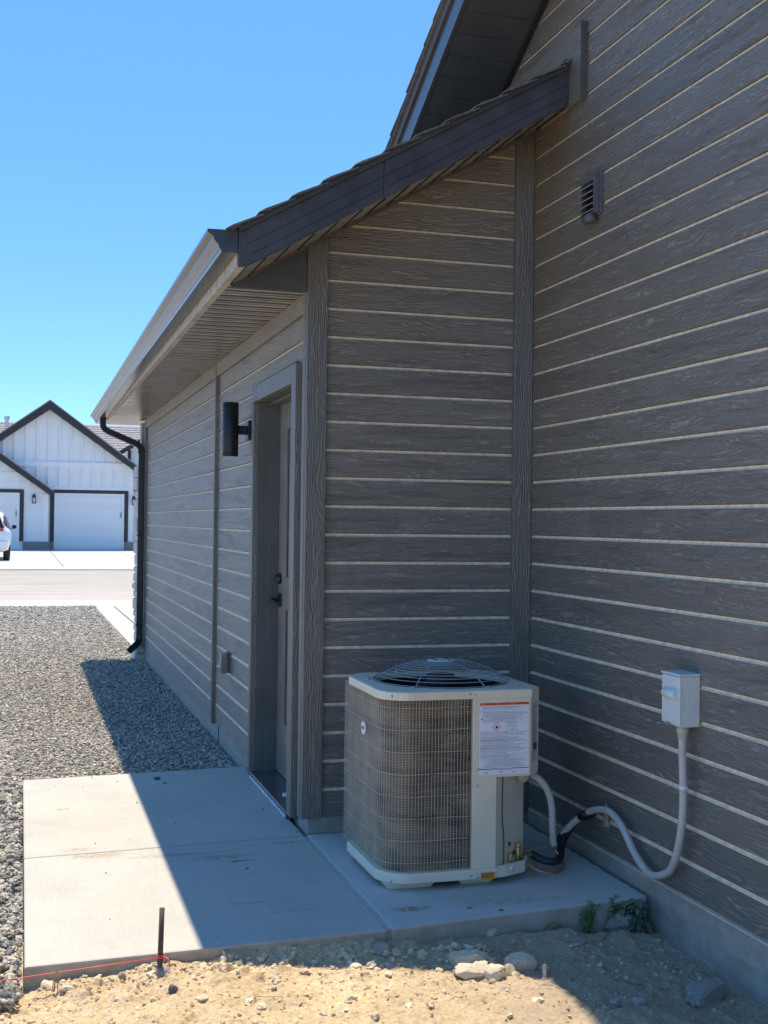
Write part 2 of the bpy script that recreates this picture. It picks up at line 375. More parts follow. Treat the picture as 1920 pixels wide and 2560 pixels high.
crack = np.abs(vnoise(X*7+2*fbm(X*9, Y*9, 0, 2, 2), Y*7, 0, 61)-.5); Z -= .006*np.clip(1-crack/.012, 0, 1)*(X > -.5)
mbx = len(xs); V = np.stack([X.ravel(), Y.ravel(), Z.ravel()], 1)
idx = np.arange(X.size).reshape(X.shape); F = np.stack([idx[:-1, :-1], idx[:-1, 1:], idx[1:, 1:], idx[1:, :-1]], -1).reshape(-1, 4)
def np_mesh(name, V, F, mats, smooth=True):
    me = bpy.data.meshes.new(name); k = F.shape[1]
    me.vertices.add(len(V)); me.vertices.foreach_set('co', V.astype(np.float32).ravel())
    me.loops.add(F.size); me.loops.foreach_set('vertex_index', F.astype(np.int32).ravel())
    me.polygons.add(len(F)); me.polygons.foreach_set('loop_start', np.arange(0, F.size, k, dtype=np.int32)); me.polygons.foreach_set('loop_total', np.full(len(F), k, np.int32))
    me.polygons.foreach_set('use_smooth', np.full(len(F), smooth)); me.materials.append(M[mats]); me.update(calc_edges=True); me.validate()
    o = bpy.data.objects.new(name, me); COL.objects.link(o); return o
tag(np_mesh('dirt_ground', V, F, 'dirt'), kind='structure')
def dz(x, y):                                          # dirt height under a point
    i = int(np.argmin(abs(ys-y))); j = int(np.argmin(abs(xs-x))); return float(Z[i, j])

b = MB(); b.box(-400, 400, -60, 800, -1, -.2); struct(b, 'ground', 'far_dirt')
b = MB(); b.quad((-6, -1.6, -.085), (-1.0, -1.35, -.085), (-1.0, 1.2, -.06), (-6, 1.2, -.06)); b.quad((-6, 1.2, -.06), (0.03, 1.2, -.06), (-.02, 16.2, -.1), (-6, 16.2, -.1))
struct(b, 'gravel_base', 'gravel_bed')
b = MB(); b.box(-60, 60, 16.2, 17.9, -.25, -.09); b.smooth = False; struct(b, 'kerb', 'drive_c', .03)
b = MB(); b.quad((-200, 17.9, -.125), (200, 17.9, -.125), (200, 32.2, -.125), (-200, 32.2, -.125)); struct(b, 'road', 'road_m')
b = MB(); b.prism([(-60, 32.2, -.25), (-60, 32.2, -.1), (-60, 32.35, -.07), (-60, 33.4, -.07), (-60, 33.4, -.25)], (120, 0, 0)); struct(b, 'far_kerb', 'drive_c')
b = MB()
for x0, x1 in ((-9, -6.0), (-5.98, -2.93), (-2.91, .0), (.02, 3.0), (3.02, 6), (6.02, 9)):
    for y0, y1 in ((33.42, 40.), (40.03, 47), (47.03, 54.9)): b.box(x0, x1, y0, y1, -.2, -.09)
struct(b, 'far_driveway', 'drive_c')
b = MB()
b.prism([(-.03, 16.18, -.25), (.28, 16.18, -.25), (.36, 9.3, -.25), (.06, 7.8, -.25), (.02, 9.2, -.25)], (0, 0, .165))
b.prism([(.3, 16.18, -.25), (6, 16.18, -.25), (6, 7.8, -.25), (.3, 7.8, -.25), (.38, 9.3, -.25)], (0, 0, .163))
struct(b, 'driveway', 'drive_c', .01)
# walkway slab, joint tooled between its two panels
b = MB()
b.prism([(-1.233, -1.386, -.3), (-.008, -1.335, -.3), (-.008, -.024, -.3), (-1.233, -.1, -.3)], (0, 0, .3))
b.prism([(-1.233, -.095, -.3), (-.008, -.019, -.3), (-.002, 1.585, -.3), (-1.235, 1.49, -.3)], (0, 0, .3))
struct(b, 'walkway', 'concrete_slab', .008)
b = MB(); b.box(-1.2, -.02, -.11, -.01, -.3, -.004); struct(b, 'walkway_joint', 'concrete_slab')
b = MB(); b.box(-.0075, .0055, -1.32, -.02, -.3, -.006); struct(b, 'pad_joint', 'concrete_pad')
b = MB(); N_ = 60
front = [(.006+(1.074-.006)*i/N_, -1.33+.115*(i/N_)) for i in range(N_+1)]
side = [(1.074+.006*random.uniform(-1, 1), -1.215+1.2*i/40) for i in range(1, 40)]
b.prism([(x, y, -.3) for x, y in front]+[(x, y, -.3) for x, y in side]+[(1.074, -.004, -.3), (.006, -.004, -.3)], (0, 0, .3))
struct(b, 'equipment_pad', 'concrete_pad', .008)

# ------------------------------------------------------------------ stones
ico = {}
for sd in (1, 2):
    bm_ = bmesh.new(); bmesh.ops.create_icosphere(bm_, subdivisions=sd, radius=1); ico[sd] = (np.array([v.co[:] for v in bm_.verts]), np.array([[v.index for v in f.verts] for f in bm_.faces])); bm_.free()
def stones(P_, R_, sd=1, flat=.62, rough=.25, seed=1):
    bv, bf = ico[sd]; n_ = len(P_); g = np.random.default_rng(seed)
    sc = R_[:, None]*g.uniform(.6, 1.25, (n_, 3)); sc[:, 2] *= flat
    jit = 1+g.normal(0, rough, (n_, len(bv), 1)).clip(-.5, .5)
    a = g.uniform(0, 6.28, n_); t = g.uniform(-.5, .5, n_); V_ = bv[None]*jit*sc[:, None]
    y_, z_ = V_[..., 1]*np.cos(t)[:, None]-V_[..., 2]*np.sin(t)[:, None], V_[..., 1]*np.sin(t)[:, None]+V_[..., 2]*np.cos(t)[:, None]
    x_ = V_[..., 0]*np.cos(a)[:, None]-y_*np.sin(a)[:, None]; y_ = V_[..., 0]*np.sin(a)[:, None]+y_*np.cos(a)[:, None]
    V_ = np.stack([x_, y_, z_], -1)+P_[:, None]; F_ = (bf[None]+(np.arange(n_)*len(bv))[:, None, None]).reshape(-1, 3)
    return V_.reshape(-1, 3), F_
def region(n_, x0, x1, y0, y1, z, r0, r1, seed):
    g = np.random.default_rng(seed); x = g.uniform(x0, x1, n_); y = g.uniform(y0, y1, n_)
    return np.stack([x, y, np.full(n_, z)+g.uniform(-.012, .012, n_)+(.02 if False else 0)], 1), g.uniform(r0, r1, n_)
parts = []
for i, (n_, x0, x1, y0, y1, z, r0, r1, sd) in enumerate([
    (15000, -2.1, -1.245, -1.55, 2.0, -.05, .005, .014, 2), (1900, -2.1, -1.245, -1.5, 2.0, -.04, .009, .02, 2), (20000, -1.5, -.01, 1.56, 3.2, -.052, .005, .012, 1), (6000, -2.1, -1.3, 2., 3.4, -.05, .005, .014, 1),
    (34000, -2.3, .0, 3.0, 6.5, -.062, .005, .0125, 1), (20000, -2.3, .0, 6.5, 10., -.07, .007, .015, 1), (20000, -2.5, -.0, 10., 16.2, -.085, .009, .019, 1),
    (9000, -5., -2.1, -1.5, 8., -.06, .012, .03, 1)]):
    P_, R_ = region(n_, x0, x1, y0, y1, z, r0, r1, 50+i)
    if y1 > 10: P_, R_ = P_[P_[:, 0] < -.04], R_[P_[:, 0] < -.04]
    v_, f_ = stones(P_, R_, sd, seed=i); parts.append((v_, f_))
o_ = 0; VV = []; FF = []
for v_, f_ in parts: VV.append(v_); FF.append(f_+o_); o_ += len(v_)
tag(np_mesh('gravel', np.concatenate(VV), np.concatenate(FF), 'gravel_m', False), kind='stuff')
g = np.random.default_rng(13); n_ = 260; x = g.uniform(-1.7, .35, n_); y = -1.385+.05*x*0-np.abs(g.normal(.0, .075, n_)); x2 = g.uniform(-1.8, .5, 110); y2 = g.uniform(-2.1, -1.4, 110)
x = np.r_[x, x2]; y = np.r_[y, y2]; zz = np.array([dz(a, c) for a, c in zip(x, y)]); P_ = np.stack([x, y, zz+.003], 1); R_ = (.004+g.exponential(.005, len(x))).clip(.003, .02)
v_, f_ = stones(P_, R_, 2, .75, .2, 18); tag(np_mesh('soil_lumps', v_, f_, 'lump_m', False), kind='stuff')
# crumbs of soil and pebbles strewn over the dirt
g = np.random.default_rng(3); n_ = 3000; x = g.uniform(-1.9, 1.06, n_); y = -1.36-np.abs(g.normal(0, .38, n_)); zz = np.array([dz(a, c) for a, c in zip(x, y)])
P_ = np.stack([x, y, zz+.001], 1); R_ = g.exponential(.0026, n_).clip(.0012, .013); v_, f_ = stones(P_, R_, 1, .75, .3, 8)
tag(np_mesh('pebbles', v_, f_, 'scatter_m', False), kind='stuff')
g = np.random.default_rng(4); n_ = 90; x = g.uniform(-1.2, .0, n_); y = g.uniform(-1.3, 1.5, n_); P_ = np.stack([x, y, np.full(n_, .001)], 1); R_ = g.exponential(.0016, n_).clip(.0008, .006)
v_, f_ = stones(P_, R_, 1, .75, .3, 9); tag(np_mesh('grit', v_, f_, 'rock_dark', False), kind='stuff')

def rock(name, mat, loc, size, seed, label, cat='rock', rough=.25, det=5, rz=0., group=None):
    bm_ = bmesh.new(); bmesh.ops.create_icosphere(bm_, subdivisions=det, radius=1)
    v = np.array([q.co[:] for q in bm_.verts]); d = 1+rough*2.6*fbm(v[:, 0]*1.7+seed, v[:, 1]*1.7, v[:, 2]*1.7+seed, 4, seed)+rough*2.6*np.abs(fbm(v[:, 0]*4, v[:, 1]*4, v[:, 2]*4+seed, 5, seed+5))
    pl_ = RNG.normal(size=(9, 3)); pl_ /= np.linalg.norm(pl_, axis=1)[:, None]
    for q_ in pl_: t_ = v@q_*d; d = np.where(t_ > .72, d*.72/np.maximum(t_, 1e-6)+.03*vnoise(v[:, 0]*9, v[:, 1]*9, v[:, 2]*9, seed), d)
    v = np.sign(v)*np.abs(v)**.8*d[:, None]*np.array(size)
    for q, c in zip(bm_.verts, v): q.co = c
    me = bpy.data.meshes.new(name); bm_.to_mesh(me); bm_.free(); me.materials.append(M[mat])
    for p_ in me.polygons: p_.use_smooth = True
    o = bpy.data.objects.new(name, me); COL.objects.link(o); o.location = loc; o.rotation_euler = (0, 0, rz); return tag(o, label, cat, group)
def on(x, y, up=0.): return (x, y, dz(x, y)+up)
rock('rock', 'rock_m', on(.935, -1.245, .018), (.056, .04, .05), 3, 'pale rough rock in front of the green weed by the pad corner', rough=.3)
rock('rock', 'clod_m', on(.40, -1.275, .008), (.026, .02, .024), 5, 'small rounded tan lump against the pad face below the air conditioner')
rock('dirt_clod', 'clod_m', on(0.215, -1.522, .014), (.066, .036, .036), 7, 'sunlit pale clod at the top left of the clod heap', 'dirt clod', .35, rz=-.5)
rock('dirt_clod', 'clod_m', on(0.290, -1.527, .01), (.03, .025, .02), 9, 'small sunlit clod between the heap and the loaf shaped clod', 'dirt clod', .35)
rock('dirt_clod', 'clod_m', on(0.400, -1.552, .016), (.06, .034, .032), 11, 'loaf shaped sunlit clod on the edge of the shadow', 'dirt clod', .22, rz=-.05)
rock('dirt_clod', 'clod_m', on(0.200, -1.612, .012), (.058, .034, .028), 13, 'broad flat sunlit clod at the left of the clod heap', 'dirt clod', .35)
rock('dirt_clod', 'clod_m', on(0.270, -1.647, .01), (.042, .03, .026), 15, 'sunlit crumbly clod at the front of the clod heap', 'dirt clod', .4)
rock('dirt_clod', 'clod_m', on(0.335, -1.622, .01), (.022, .018, .02), 17, 'little sunlit clod at the right foot of the clod heap', 'dirt clod', .35)
rock('dirt_clod', 'clod_m', on(0.455, -1.637, .012), (.009, .012, .026), 19, 'upright thin sunlit chip of soil beside the shadow edge', 'dirt clod', .3)
rock('dirt_clod', 'clod_m', on(0.490, -1.562, .008), (.018, .014, .016), 18, 'small round clod just right of the loaf shaped clod', 'dirt clod', .3)
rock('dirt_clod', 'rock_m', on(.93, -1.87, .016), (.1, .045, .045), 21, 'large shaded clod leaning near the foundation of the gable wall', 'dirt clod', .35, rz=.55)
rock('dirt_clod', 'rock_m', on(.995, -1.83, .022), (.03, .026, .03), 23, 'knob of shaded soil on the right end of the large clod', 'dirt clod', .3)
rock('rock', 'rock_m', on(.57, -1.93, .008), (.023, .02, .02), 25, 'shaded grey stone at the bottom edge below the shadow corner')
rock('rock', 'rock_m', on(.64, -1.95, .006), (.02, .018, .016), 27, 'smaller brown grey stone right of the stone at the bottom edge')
rock('rock', 'rock_dark', on(-.79, -1.60, .006), (.016, .014, .013), 29, 'small dark pebble on sunlit dirt below the stake')
rock('rock', 'rock_m', on(-.80, -1.425, .012), (.024, .02, .022), 31, 'rounded tan stone wedged at the foot of the stake')
rock('rock', 'rock_m', on(-.05, -1.40, .01), (.045, .02, .022), 33, 'pale angular rock by the slab edge left of the air conditioner')
rock('rock', 'rock_m', on(-.93, -1.42, .006), (.014, .012, .012), 35, 'little white stone in the soil against the slab left of the stake')
rock('rock', 'rock_dark', (-.531, 1.335, .006), (.02, .014, .008), 37, 'lone dark pebble on the far walkway panel')
rock('rock', 'rock_dark', (-.50, 1.22, .003), (.012, .007, .005), 38, 'tiny dark chip on the walkway just below the lone pebble', det=2)

# ------------------------------------------------------------------ house
house = empty('house', (0, 0, 0), 'dark grey house wing and tall gable wall with wood grain siding, side door and eave', 'house')
SL = .575; rb = lambda x: 2.481+SL*(x+.386)            # garage rake underside
MS = .51; gz = lambda y: 3.824-MS*y                     # main gable soffit plane
def lap_profile(z0, z1):
    """(depth, z, material) going down a wall; groove = recessed cove behind each joint"""
    pts = []; k = 0
    zt = L0+LAP*40
    pts = [(0, zt, 0)]
    z = L0+LAP*39
    while z > z0:
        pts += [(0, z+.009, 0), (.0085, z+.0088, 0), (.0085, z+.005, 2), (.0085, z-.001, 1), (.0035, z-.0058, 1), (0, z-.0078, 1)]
        z -= LAP
    pts.append((0, z0, 0)); return [(d, zz_, m_) for d, zz_, m_ in pts if True]
def siding_wall(name, axis, plane, a0, a1, z0, cuts, mats=('siding', 'groove', 'groove_shadow')):
    """axis 'x': wall in plane x=plane, running along y; depth goes into the house (+)."""
    b = MB(); pr = lap_profile(z0, 0); n0 = len(pr)
    for i in range(n0-1):
        d0, za, m0 = pr[i]; d1, zb, m1 = pr[i+1]
        if zb >= za: continue
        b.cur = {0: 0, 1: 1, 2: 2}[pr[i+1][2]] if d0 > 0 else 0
        q = [(d0, a0, za), (d0, a1, za), (d1, a1, zb), (d1, a0, zb)]
        b.add([(plane+d, a, z) if axis == 'x' else (a, plane+d, z) for d, a, z in q], [(0, 1, 2, 3)])
    me = b.build(name, mats, house, recalc=False)
    bm_ = bmesh.new(); bm_.from_mesh(me.data)
    for co_, no_ in cuts: bmesh.ops.bisect_plane(bm_, geom=bm_.verts[:]+bm_.edges[:]+bm_.faces[:], plane_co=co_, plane_no=no_, clear_outer=True)
    want = Vector((-1, 0, 0)) if axis == 'x' else Vector((0, -1, 0))
    for f in bm_.faces:
        if f.normal.dot(want) < 0: f.normal_flip()
    bm_.to_mesh(me.data); bm_.free(); me.data.update(); return me
SB = .075
siding_wall('siding_wall', 'y', 0., .06, 1.0, SB, [((0, 0, rb(0)+.03), (-SL, 0, 1))])
siding_wall('siding_wall', 'x', 0., .0, .26, SB, [((0, 0, 2.487), (0, 0, 1))])
siding_wall('siding_wall', 'x', 0., 1.36, 7.67, SB, [((0, 0, 2.487), (0, 0, 1))])
siding_wall('siding_wall', 'x', 0., .26, 1.36, 2.2, [((0, 0, 2.487), (0, 0, 1))])
siding_wall('gable_wall', 'x', W, -9., 2.6, SB-.01, [((W, 0, gz(0)), (0, MS, 1)), ((W, -4.6, gz(-4.6)), (0, -MS, 1))])
# solid cores so no light leaks through
b = MB(); b.box(.02, 6.4, 1.4, 7.66, -.2, 2.48); b.box(.16, 6.4, .02, 1.4, -.2, 2.48); b.box(.02, .16, .02, .3, -.2, 2.48); b.box(.02, .16, .3, 1.4, 2.15, 2.48)
b.prism([(.02, .025, 2.48), (W+.3, .025, 2.48), (W+.3, .025, rb(W+.3)), (.02, .025, rb(.02))], (0, 2.2, 0)); b.build('core', 'dark_paint', house)
b = MB(); b.prism([(W+.02, -9, -.2), (W+.02, 2.5, -.2), (W+.02, 2.5, gz(2.5)), (W+.02, -4.6, gz(-4.6)), (W+.02, -9, gz(-4.6)-4.4*MS)], (9, 0, 0)); b.build('core', 'dark_paint', house)
# foundation
b = MB(); b.box(.012, 3, .012, .3, -.3, SB+.01); b.box(.012, .3, 1.39, 7.67, -.3, SB+.01); b.box(W+.004, W+.3, -9, .0, -.4, SB+.0); b.box(.012, .3, .3, 1.39, -.3, .02)
b.build('foundation', 'foundation_c', house, .004)
b = MB(); b.box(.008, .0125, 2.62, 2.625, -.1, SB); b.build('foundation_crack', 'hole', house)
# trims
b = MB(); b.box(-.025, .07, -.026, .004, SB, rb(.03)+.02); b.box(-.028, .005, .0045, .055, SB, 2.488); b.build('corner_board', 'trim', house, .003)
b = MB(); b.box(.995, W-.001, -.026, .004, SB-.03, rb(W)+.02); b.build('corner_board', 'trim', house, .003)
b = MB(); b.box(-.024, .005, 2.72, 2.765, SB-.01, 2.487); b.build('batten', 'trim', house, .002)
b = MB(); b.box(-.022, .005, 7.58, 7.67, SB, 2.47); b.build('corner_board', 'trim', house, .003)
b = MB(); b.box(-.02, .004, .056, 2.719, 2.395, 2.486); b.box(-.0195, .004, 2.766, 7.579, 2.395, 2.486); b.build('frieze_board', 'trim_h', house, .003)
# triangular eave return
b = MB(); b.prism([(-.375, -.012, 2.478), (-.027, -.012, 2.478), (-.027, -.012, rb(-.027)+.006), (-.375, -.012, rb(-.375)+.004)], (0, .024, 0)); b.build('eave_return', 'dark_paint', house)
# rake soffit of the wing
b = MB(); b.prism([(-.37, -.44, rb(-.37)), (W, -.44, rb(W)), (W, -.44, rb(W)+.012), (-.37, -.44, rb(-.37)+.012)], (0, .45, 0)); b.build('rake_soffit', 'bronze_soffit', house)
b = MB()
for x0 in np.arange(-.3, W, .105): b.box(x0, x0+.004, -.41, -.012, rb(x0)-.004, rb(x0)+.01)
b.build('soffit_seam', 'hole', house)
b = MB(); b.prism([(-.3, -.08, rb(-.3)-.016), (W, -.08, rb(W)-.016), (W, -.08, rb(W)+.004), (-.3, -.08, rb(-.3)+.004)], (0, .03, 0)); b.build('soffit_channel', 'brown_trim', house)
# rake board (metal clad, three pressed lines) with lower return
def rake_strip(b, x0, x1, lo, hi, y0, y1): b.prism([(x0, y0, rb(x0)+lo), (x1, y0, rb(x1)+lo), (x1, y0, rb(x1)+hi), (x0, y0, rb(x0)+hi)], (0, y1-y0, 0))
b = MB(); XR = W-.028
rake_strip(b, -.386, .205, 0, .157, -.447, -.42); rake_strip(b, .207, XR, -.003, .156, -.449, -.42)
b.box(-.418, -.386, -.449, -.42, 2.483, rb(-.386)+.15)
for lo in (.04, .09):
    rake_strip(b, -.375, .203, lo, lo+.0035, -.4515, -.446); pass
    rake_strip(b, .21, XR, lo-.002, lo+.0015, -.4535, -.448)
rake_strip(b, -.418, XR, .156, .178, -.462, -.42)
b.build('rake_board', 'rake_metal', house, .0012)
# roof decks + shingle courses with ragged rake edge
b = MB(); rt = lambda x: rb(x)+.178
b.prism([(-.45, -.455, rt(-.45)), (XR, -.455, rt(XR)), (XR, -.455, rt(XR)+.008), (-.45, -.455, rt(-.45)+.008)], (0, 9.15, 0))
b.prism([(W+.02, .9, rt(W)), (4., .9, rt(4.)), (8.4, .9, rt(4.)-4.4*SL), (8.4, .9, rt(4)-4.4*SL+.02), (4., .9, rt(4.)+.02), (W+.02, .9, rt(W)+.02)], (0, 7.6, 0))
x = -.475
while x < XR-.03:
    x1 = min(x+.135, XR); e = -.478-random.uniform(0, .012); t0 = .008+random.uniform(0, .003)
    b.prism([(x, e, rt(x)+t0+.003), (x1+.02 if x1 < XR else x1, e, rt(x1)+t0-.001), (x1+.02 if x1 < XR else x1, e, rt(x1)+t0+.005), (x+.03, e, rt(x+.03)+t0+.010), (x, e, rt(x)+t0+.009)], (0, 9.2, 0)); x += .135
b.build('roof', 'shingle', house)
# main roof: gable soffit planks, fascia, rake trim and shingles
RY0, RY1 = -4.6, 2.9
b = MB(); y = RY1
while y > RY0:
    y0 = max(y-.118, RY0); b.prism([(.70, y0+.004, gz(y0+.004)), (W, y0+.004, gz(y0+.004)), (W, y0+.004, gz(y0)+.012), (.70, y0+.004, gz(y0)+.012)], (0, y-y0-.006, gz(y)-gz(y0+.004))); y = y0
b.build('gable_soffit', 'dark_paint', house)
b = MB(); b.prism([(.70, RY0, gz(RY0)+.007), (W+.02, RY0, gz(RY0)+.007), (W+.02, RY0, gz(RY0)+.02), (.70, RY0, gz(RY0)+.02)], (0, RY1-RY0, gz(RY1)-gz(RY0))); b.build('soffit_backing', 'groove', house)
b = MB(); b.prism([(W-.03, RY0, gz(RY0)-.012), (W-.004, RY0, gz(RY0)-.012), (W-.004, RY0, gz(RY0)+.004), (W-.03, RY0, gz(RY0)+.004)], (0, RY1-RY0, gz(RY1)-gz(RY0))); b.build('soffit_channel', 'black_trim', house)
def mrake(b, x0, x1, lo, hi): b.prism([(x0, RY0, gz(RY0)+lo), (x1, RY0, gz(RY0)+lo), (x1, RY0, gz(RY0)+hi), (x0, RY0, gz(RY0)+hi)], (0, RY1-RY0, gz(RY1)-gz(RY0)))
b = MB(); mrake(b, .684, .705, -.006, .128); b.build('gable_fascia', 'bronze', house, .001)
b = MB(); mrake(b, .671, .70, .129, .185); b.build('gable_rake_trim', 'brown_trim', house, .001)
b = MB()
b.prism([(.657, RY0, gz(RY0)+.186), (10., RY0, gz(RY0)+.186), (10., RY0, gz(RY0)+.2), (.657, RY0, gz(RY0)+.2)], (0, RY1-RY0, gz(RY1)-gz(RY0)))
b.prism([(.657, RY0, gz(RY0)+.186), (10., RY0, gz(RY0)+.186), (10., RY0, gz(RY0)+.2), (.657, RY0, gz(RY0)+.2)], (0, -4.6, -4.6*MS))
y = RY1
while y > RY0:
    e = .653-random.uniform(0, .008); y0 = y-.14; b.prism([(e, y0, gz(y0)+.2), (e, y+.01, gz(y)+.208), (e, y+.01, gz(y)+.216), (e, y0, gz(y0)+.206)], (9, 0, 0)); y -= .14
b.build('main_roof', 'shingle', house)
# smooth trim panel where the wing roof dies into the gable wall
b = MB(); b.prism([(W-.026, -.575, 3.30), (W-.026, -.575, 3.635), (W-.026, .3, 3.635), (W-.026, .3, 3.53), (W-.026, -.43, 3.53), (W-.026, -.43, 3.30)], (.027, 0, 0)); b.build('wall_trim_panel', 'trim_h', house, .002)
b = MB(); b.box(W-.031, W-.002, -.583, -.5755, 3.30, 3.64); b.build('wall_trim_shade', 'brown_trim', house)  # dark strip paints the shadow side of the panel end
# eave: soffit slats, sub fascia, gutter, downspout
YE = 8.45
b = MB(); bg_ = MB(); y = .0
while y < YE-.02:
    y1 = min(y+.128, YE); xr = .386 if y < 7.6 else 3.
    for a_, c_ in ((0, .128),):
        if y+a_ < YE-.01:
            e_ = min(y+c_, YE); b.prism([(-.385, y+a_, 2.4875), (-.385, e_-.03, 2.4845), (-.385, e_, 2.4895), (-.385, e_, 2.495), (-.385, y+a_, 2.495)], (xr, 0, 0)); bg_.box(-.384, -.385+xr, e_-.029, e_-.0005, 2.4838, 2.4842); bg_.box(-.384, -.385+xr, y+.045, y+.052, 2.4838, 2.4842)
    y = y1
sf_ = b.build('soffit', 'bronze_soffit', house); bg_.build('soffit_shade_line', 'black_trim', sf_)  # flat dark strips draw the shade lines of the soffit grooves
b = MB(); b.box(-.386, .0, -.001, YE, 2.496, 2.505); b.build('soffit_backing', 'hole', house)
b = MB(); b.box(-.42, -.385, -.42, 3.58, 2.483, 2.56); b.box(-.4195, -.385, 3.585, YE, 2.484, 2.56); b.build('sub_fascia', 'subfascia', house, .002)
b = MB(); b.box(-.41, -.38, -.42, YE, 2.5605, 2.63); b.build('fascia', 'dark_paint', house)
gp = [(-.421, 2.628), (-.421, 2.536), (-.488, 2.534), (-.491, 2.545), (-.4985, 2.552), (-.5, 2.563), (-.52, 2.585), (-.5215, 2.598), (-.545, 2.613), (-.5465, 2.626), (-.543, 2.626), (-.540, 2.615), (-.517, 2.6), (-.515, 2.588), (-.495, 2.564), (-.4935, 2.553), (-.486, 2.546), (-.4845, 2.539), (-.4235, 2.541), (-.4235, 2.628)]
b = MB(); b.prism([(x, -.447, z) for x, z in gp], (0, YE+.447, -.045)); gt = b.build('gutter', 'bronze', house)
for y_, z_ in ((-.4495, 0), (YE, -.045)): b = MB(); b.prism([(x, y_, z+z_) for x, z in gp[:10]], (0, .0024, 0)); b.build('end_cap', 'rake_metal', gt)
b = MB(); b.smooth = False
path = [(-.455, 7.72, 2.53), (-.455, 7.72, 2.44), (-.45, 7.72, 2.405), (-.43, 7.715, 2.375), (-.39, 7.71, 2.35), (-.12, 7.665, 2.235), (-.08, 7.66, 2.21), (-.058, 7.655, 2.17), (-.053, 7.655, 2.12), (-.053, 7.655, .20), (-.058, 7.65, .15), (-.08, 7.62, .105), (-.16, 7.52, .055)]
b.tube(path, .044, 4, sq=(0, 1, 0)); ds = b.build('downspout', 'black_metal', house, .006)
for z in (2.13, 1.25, .3): b = MB(); b.box(-.092, -.0, 7.61, 7.70, z, z+.02); b.build('strap', 'black_metal', ds)
# stone veneer and post on the street corner
b = MB(); z = -.12
while z < 2.0:
    h = random.uniform(.07, .14); e = random.uniform(.0, .03); b.box(-.075-e, .5, 7.70, 8.05+random.uniform(0, .03), z, z+h-.006); z += h
b.build('stone_veneer', 'stone_veneer', house, .02)
b = MB(); b.box(-.05, .12, 7.72, 7.9, 2.0, 2.46); b.build('timber_post', 'subfascia', house, .004)
# door opening
b = MB(); TW = .092
b.box(-.03, .005, .19, .19+TW, .03, 2.09+.09); b.box(-.03, .005, 1.27, 1.27+TW*.62, .012, 2.09); b.box(-.0305, .005, .19+TW, 1.27+TW*.62, 2.09, 2.18)
dfm = b.build('door_frame', 'trim', house, .0025)
b = MB(); b.box(.0055, .16, 1.27, 1.33, .0, 2.15); b.box(.0055, .16, .23, .2825, .0, 2.15); b.box(.0055, .16, .283, 1.2695, 2.092, 2.15)
b.box(.06, .118, 1.255, 1.2695, .03, 2.09); b.box(.06, .118, .283, .296, .03, 2.09); b.box(.06, .118, .2965, 1.2545, 2.076, 2.0915)
b.build('door_jamb', 'jamb_paint', dfm, .0015)
b = MB(); b.box(-.028, .16, .283, 1.2695, .0, .036); b.build('threshold', 'bronze', dfm, .004)
for i in range(17): b = MB(); b.box(-.034, -.0285, .31+i*.056, .31+i*.056+.03+random.uniform(0, .012), .006, .02); b.build('threshold_flashing', 'tape_white', dfm)
b = MB(); b.box(.119, .16, .29, 1.262, .04, 2.083)
PY0, PY1 = .83, 1.03
door = b.build('door', 'door_paint', house, .001)
b = MB()
for y0, y1 in ((.40, .72), (PY0, PY1)):
    for z0, z1 in ((1.12, 1.93), (.33, .95)):
        for q in ((y0, y1, z0, z0+.012), (y0, y1, z1-.012, z1), (y0, y0+.012, z0+.0125, z1-.0125), (y1-.03, y1, z0+.0125, z1-.0125)): b.box(.112, .119, *q)
b.build('door_panel', 'door_recess', door, .002)
b = MB(); b.smooth = True; b.lathe([(0, 0), (.028, 0), (.03, -.006), (.03, -.012), (.022, -.018), (.019, -.034), (.016, -.036), (0, -.036)], (.119, 1.19, 1.11), 'x', 24); b.build('deadbolt', 'black_metal', door)
b = MB(); b.box(.111, .119, 1.157, 1.223, .955, 1.03); b.cyl((.111, 1.19, .992), (.062, 1.19, .992), .011); b.tube([(.068, 1.197, .994), (.062, 1.15, .994), (.066, 1.08, .990)], [.01, .009, .007], 8); b.build('lever_handle', 'black_metal', door, .002)

# ------------------------------------------------------------------ wall fixtures
lamp = empty('wall_lamp', (0, 1.51, 1.95), 'black cylinder wall lamp beside the recessed side door', 'wall lamp')
b = MB(); b.box(-.024, -.0, 1.465, 1.565, 1.895, 2.005); b.build('back_plate', 'lamp_black', lamp, .003)
b = MB(); b.box(-.085, -.024, 1.498, 1.538, 1.925, 1.975); b.build('arm', 'lamp_black', lamp, .002)
b = MB(); b.smooth = True; cxl, cyl_ = -.122, 1.49
b.lathe([(.040, 2.105-1.95), (.0455, 2.103-1.95), (.0455, 1.80-1.95), (.043, 1.795-1.95), (.041, 1.795-1.95), (.040, 1.81-1.95)], (cxl, cyl_, 1.95), 'z', 40)
b.smooth = False; b.lathe([(0, .150), (.041, .150)], (cxl, cyl_, 1.95), 'z', 40)
sh = b.build('shade', 'lamp_black', lamp)
b = MB(); b.lathe([(0, 1.7945-1.95), (.0405, 1.7945-1.95)], (cxl, cyl_, 1.95), 'z', 32); b.build('lens', 'lens_lit', sh)
for z_ in (.138, -.136): b = MB(); b.lathe([(.0462, z_), (.0462, z_-.004)], (cxl, cyl_, 1.95), 'z', 40); b.build('seam', 'hole', sh)

ob = empty('outlet_box', (0, 2.15, .54), 'small weathered metal outlet cover low on the wall between door and batten', 'outlet')
b = MB(); b.box(-.012, -.0, 2.12, 2.2, .475, .605); b.build('plate', 'bronze', ob, .002)
b = MB(); b.prism([(-.014, 2.13, .605), (-.055, 2.13, .59), (-.06, 2.13, .50), (-.05, 2.13, .472), (-.014, 2.13, .472)], (0, .06, 0)); b.build('cover', 'door_paint', ob, .004)

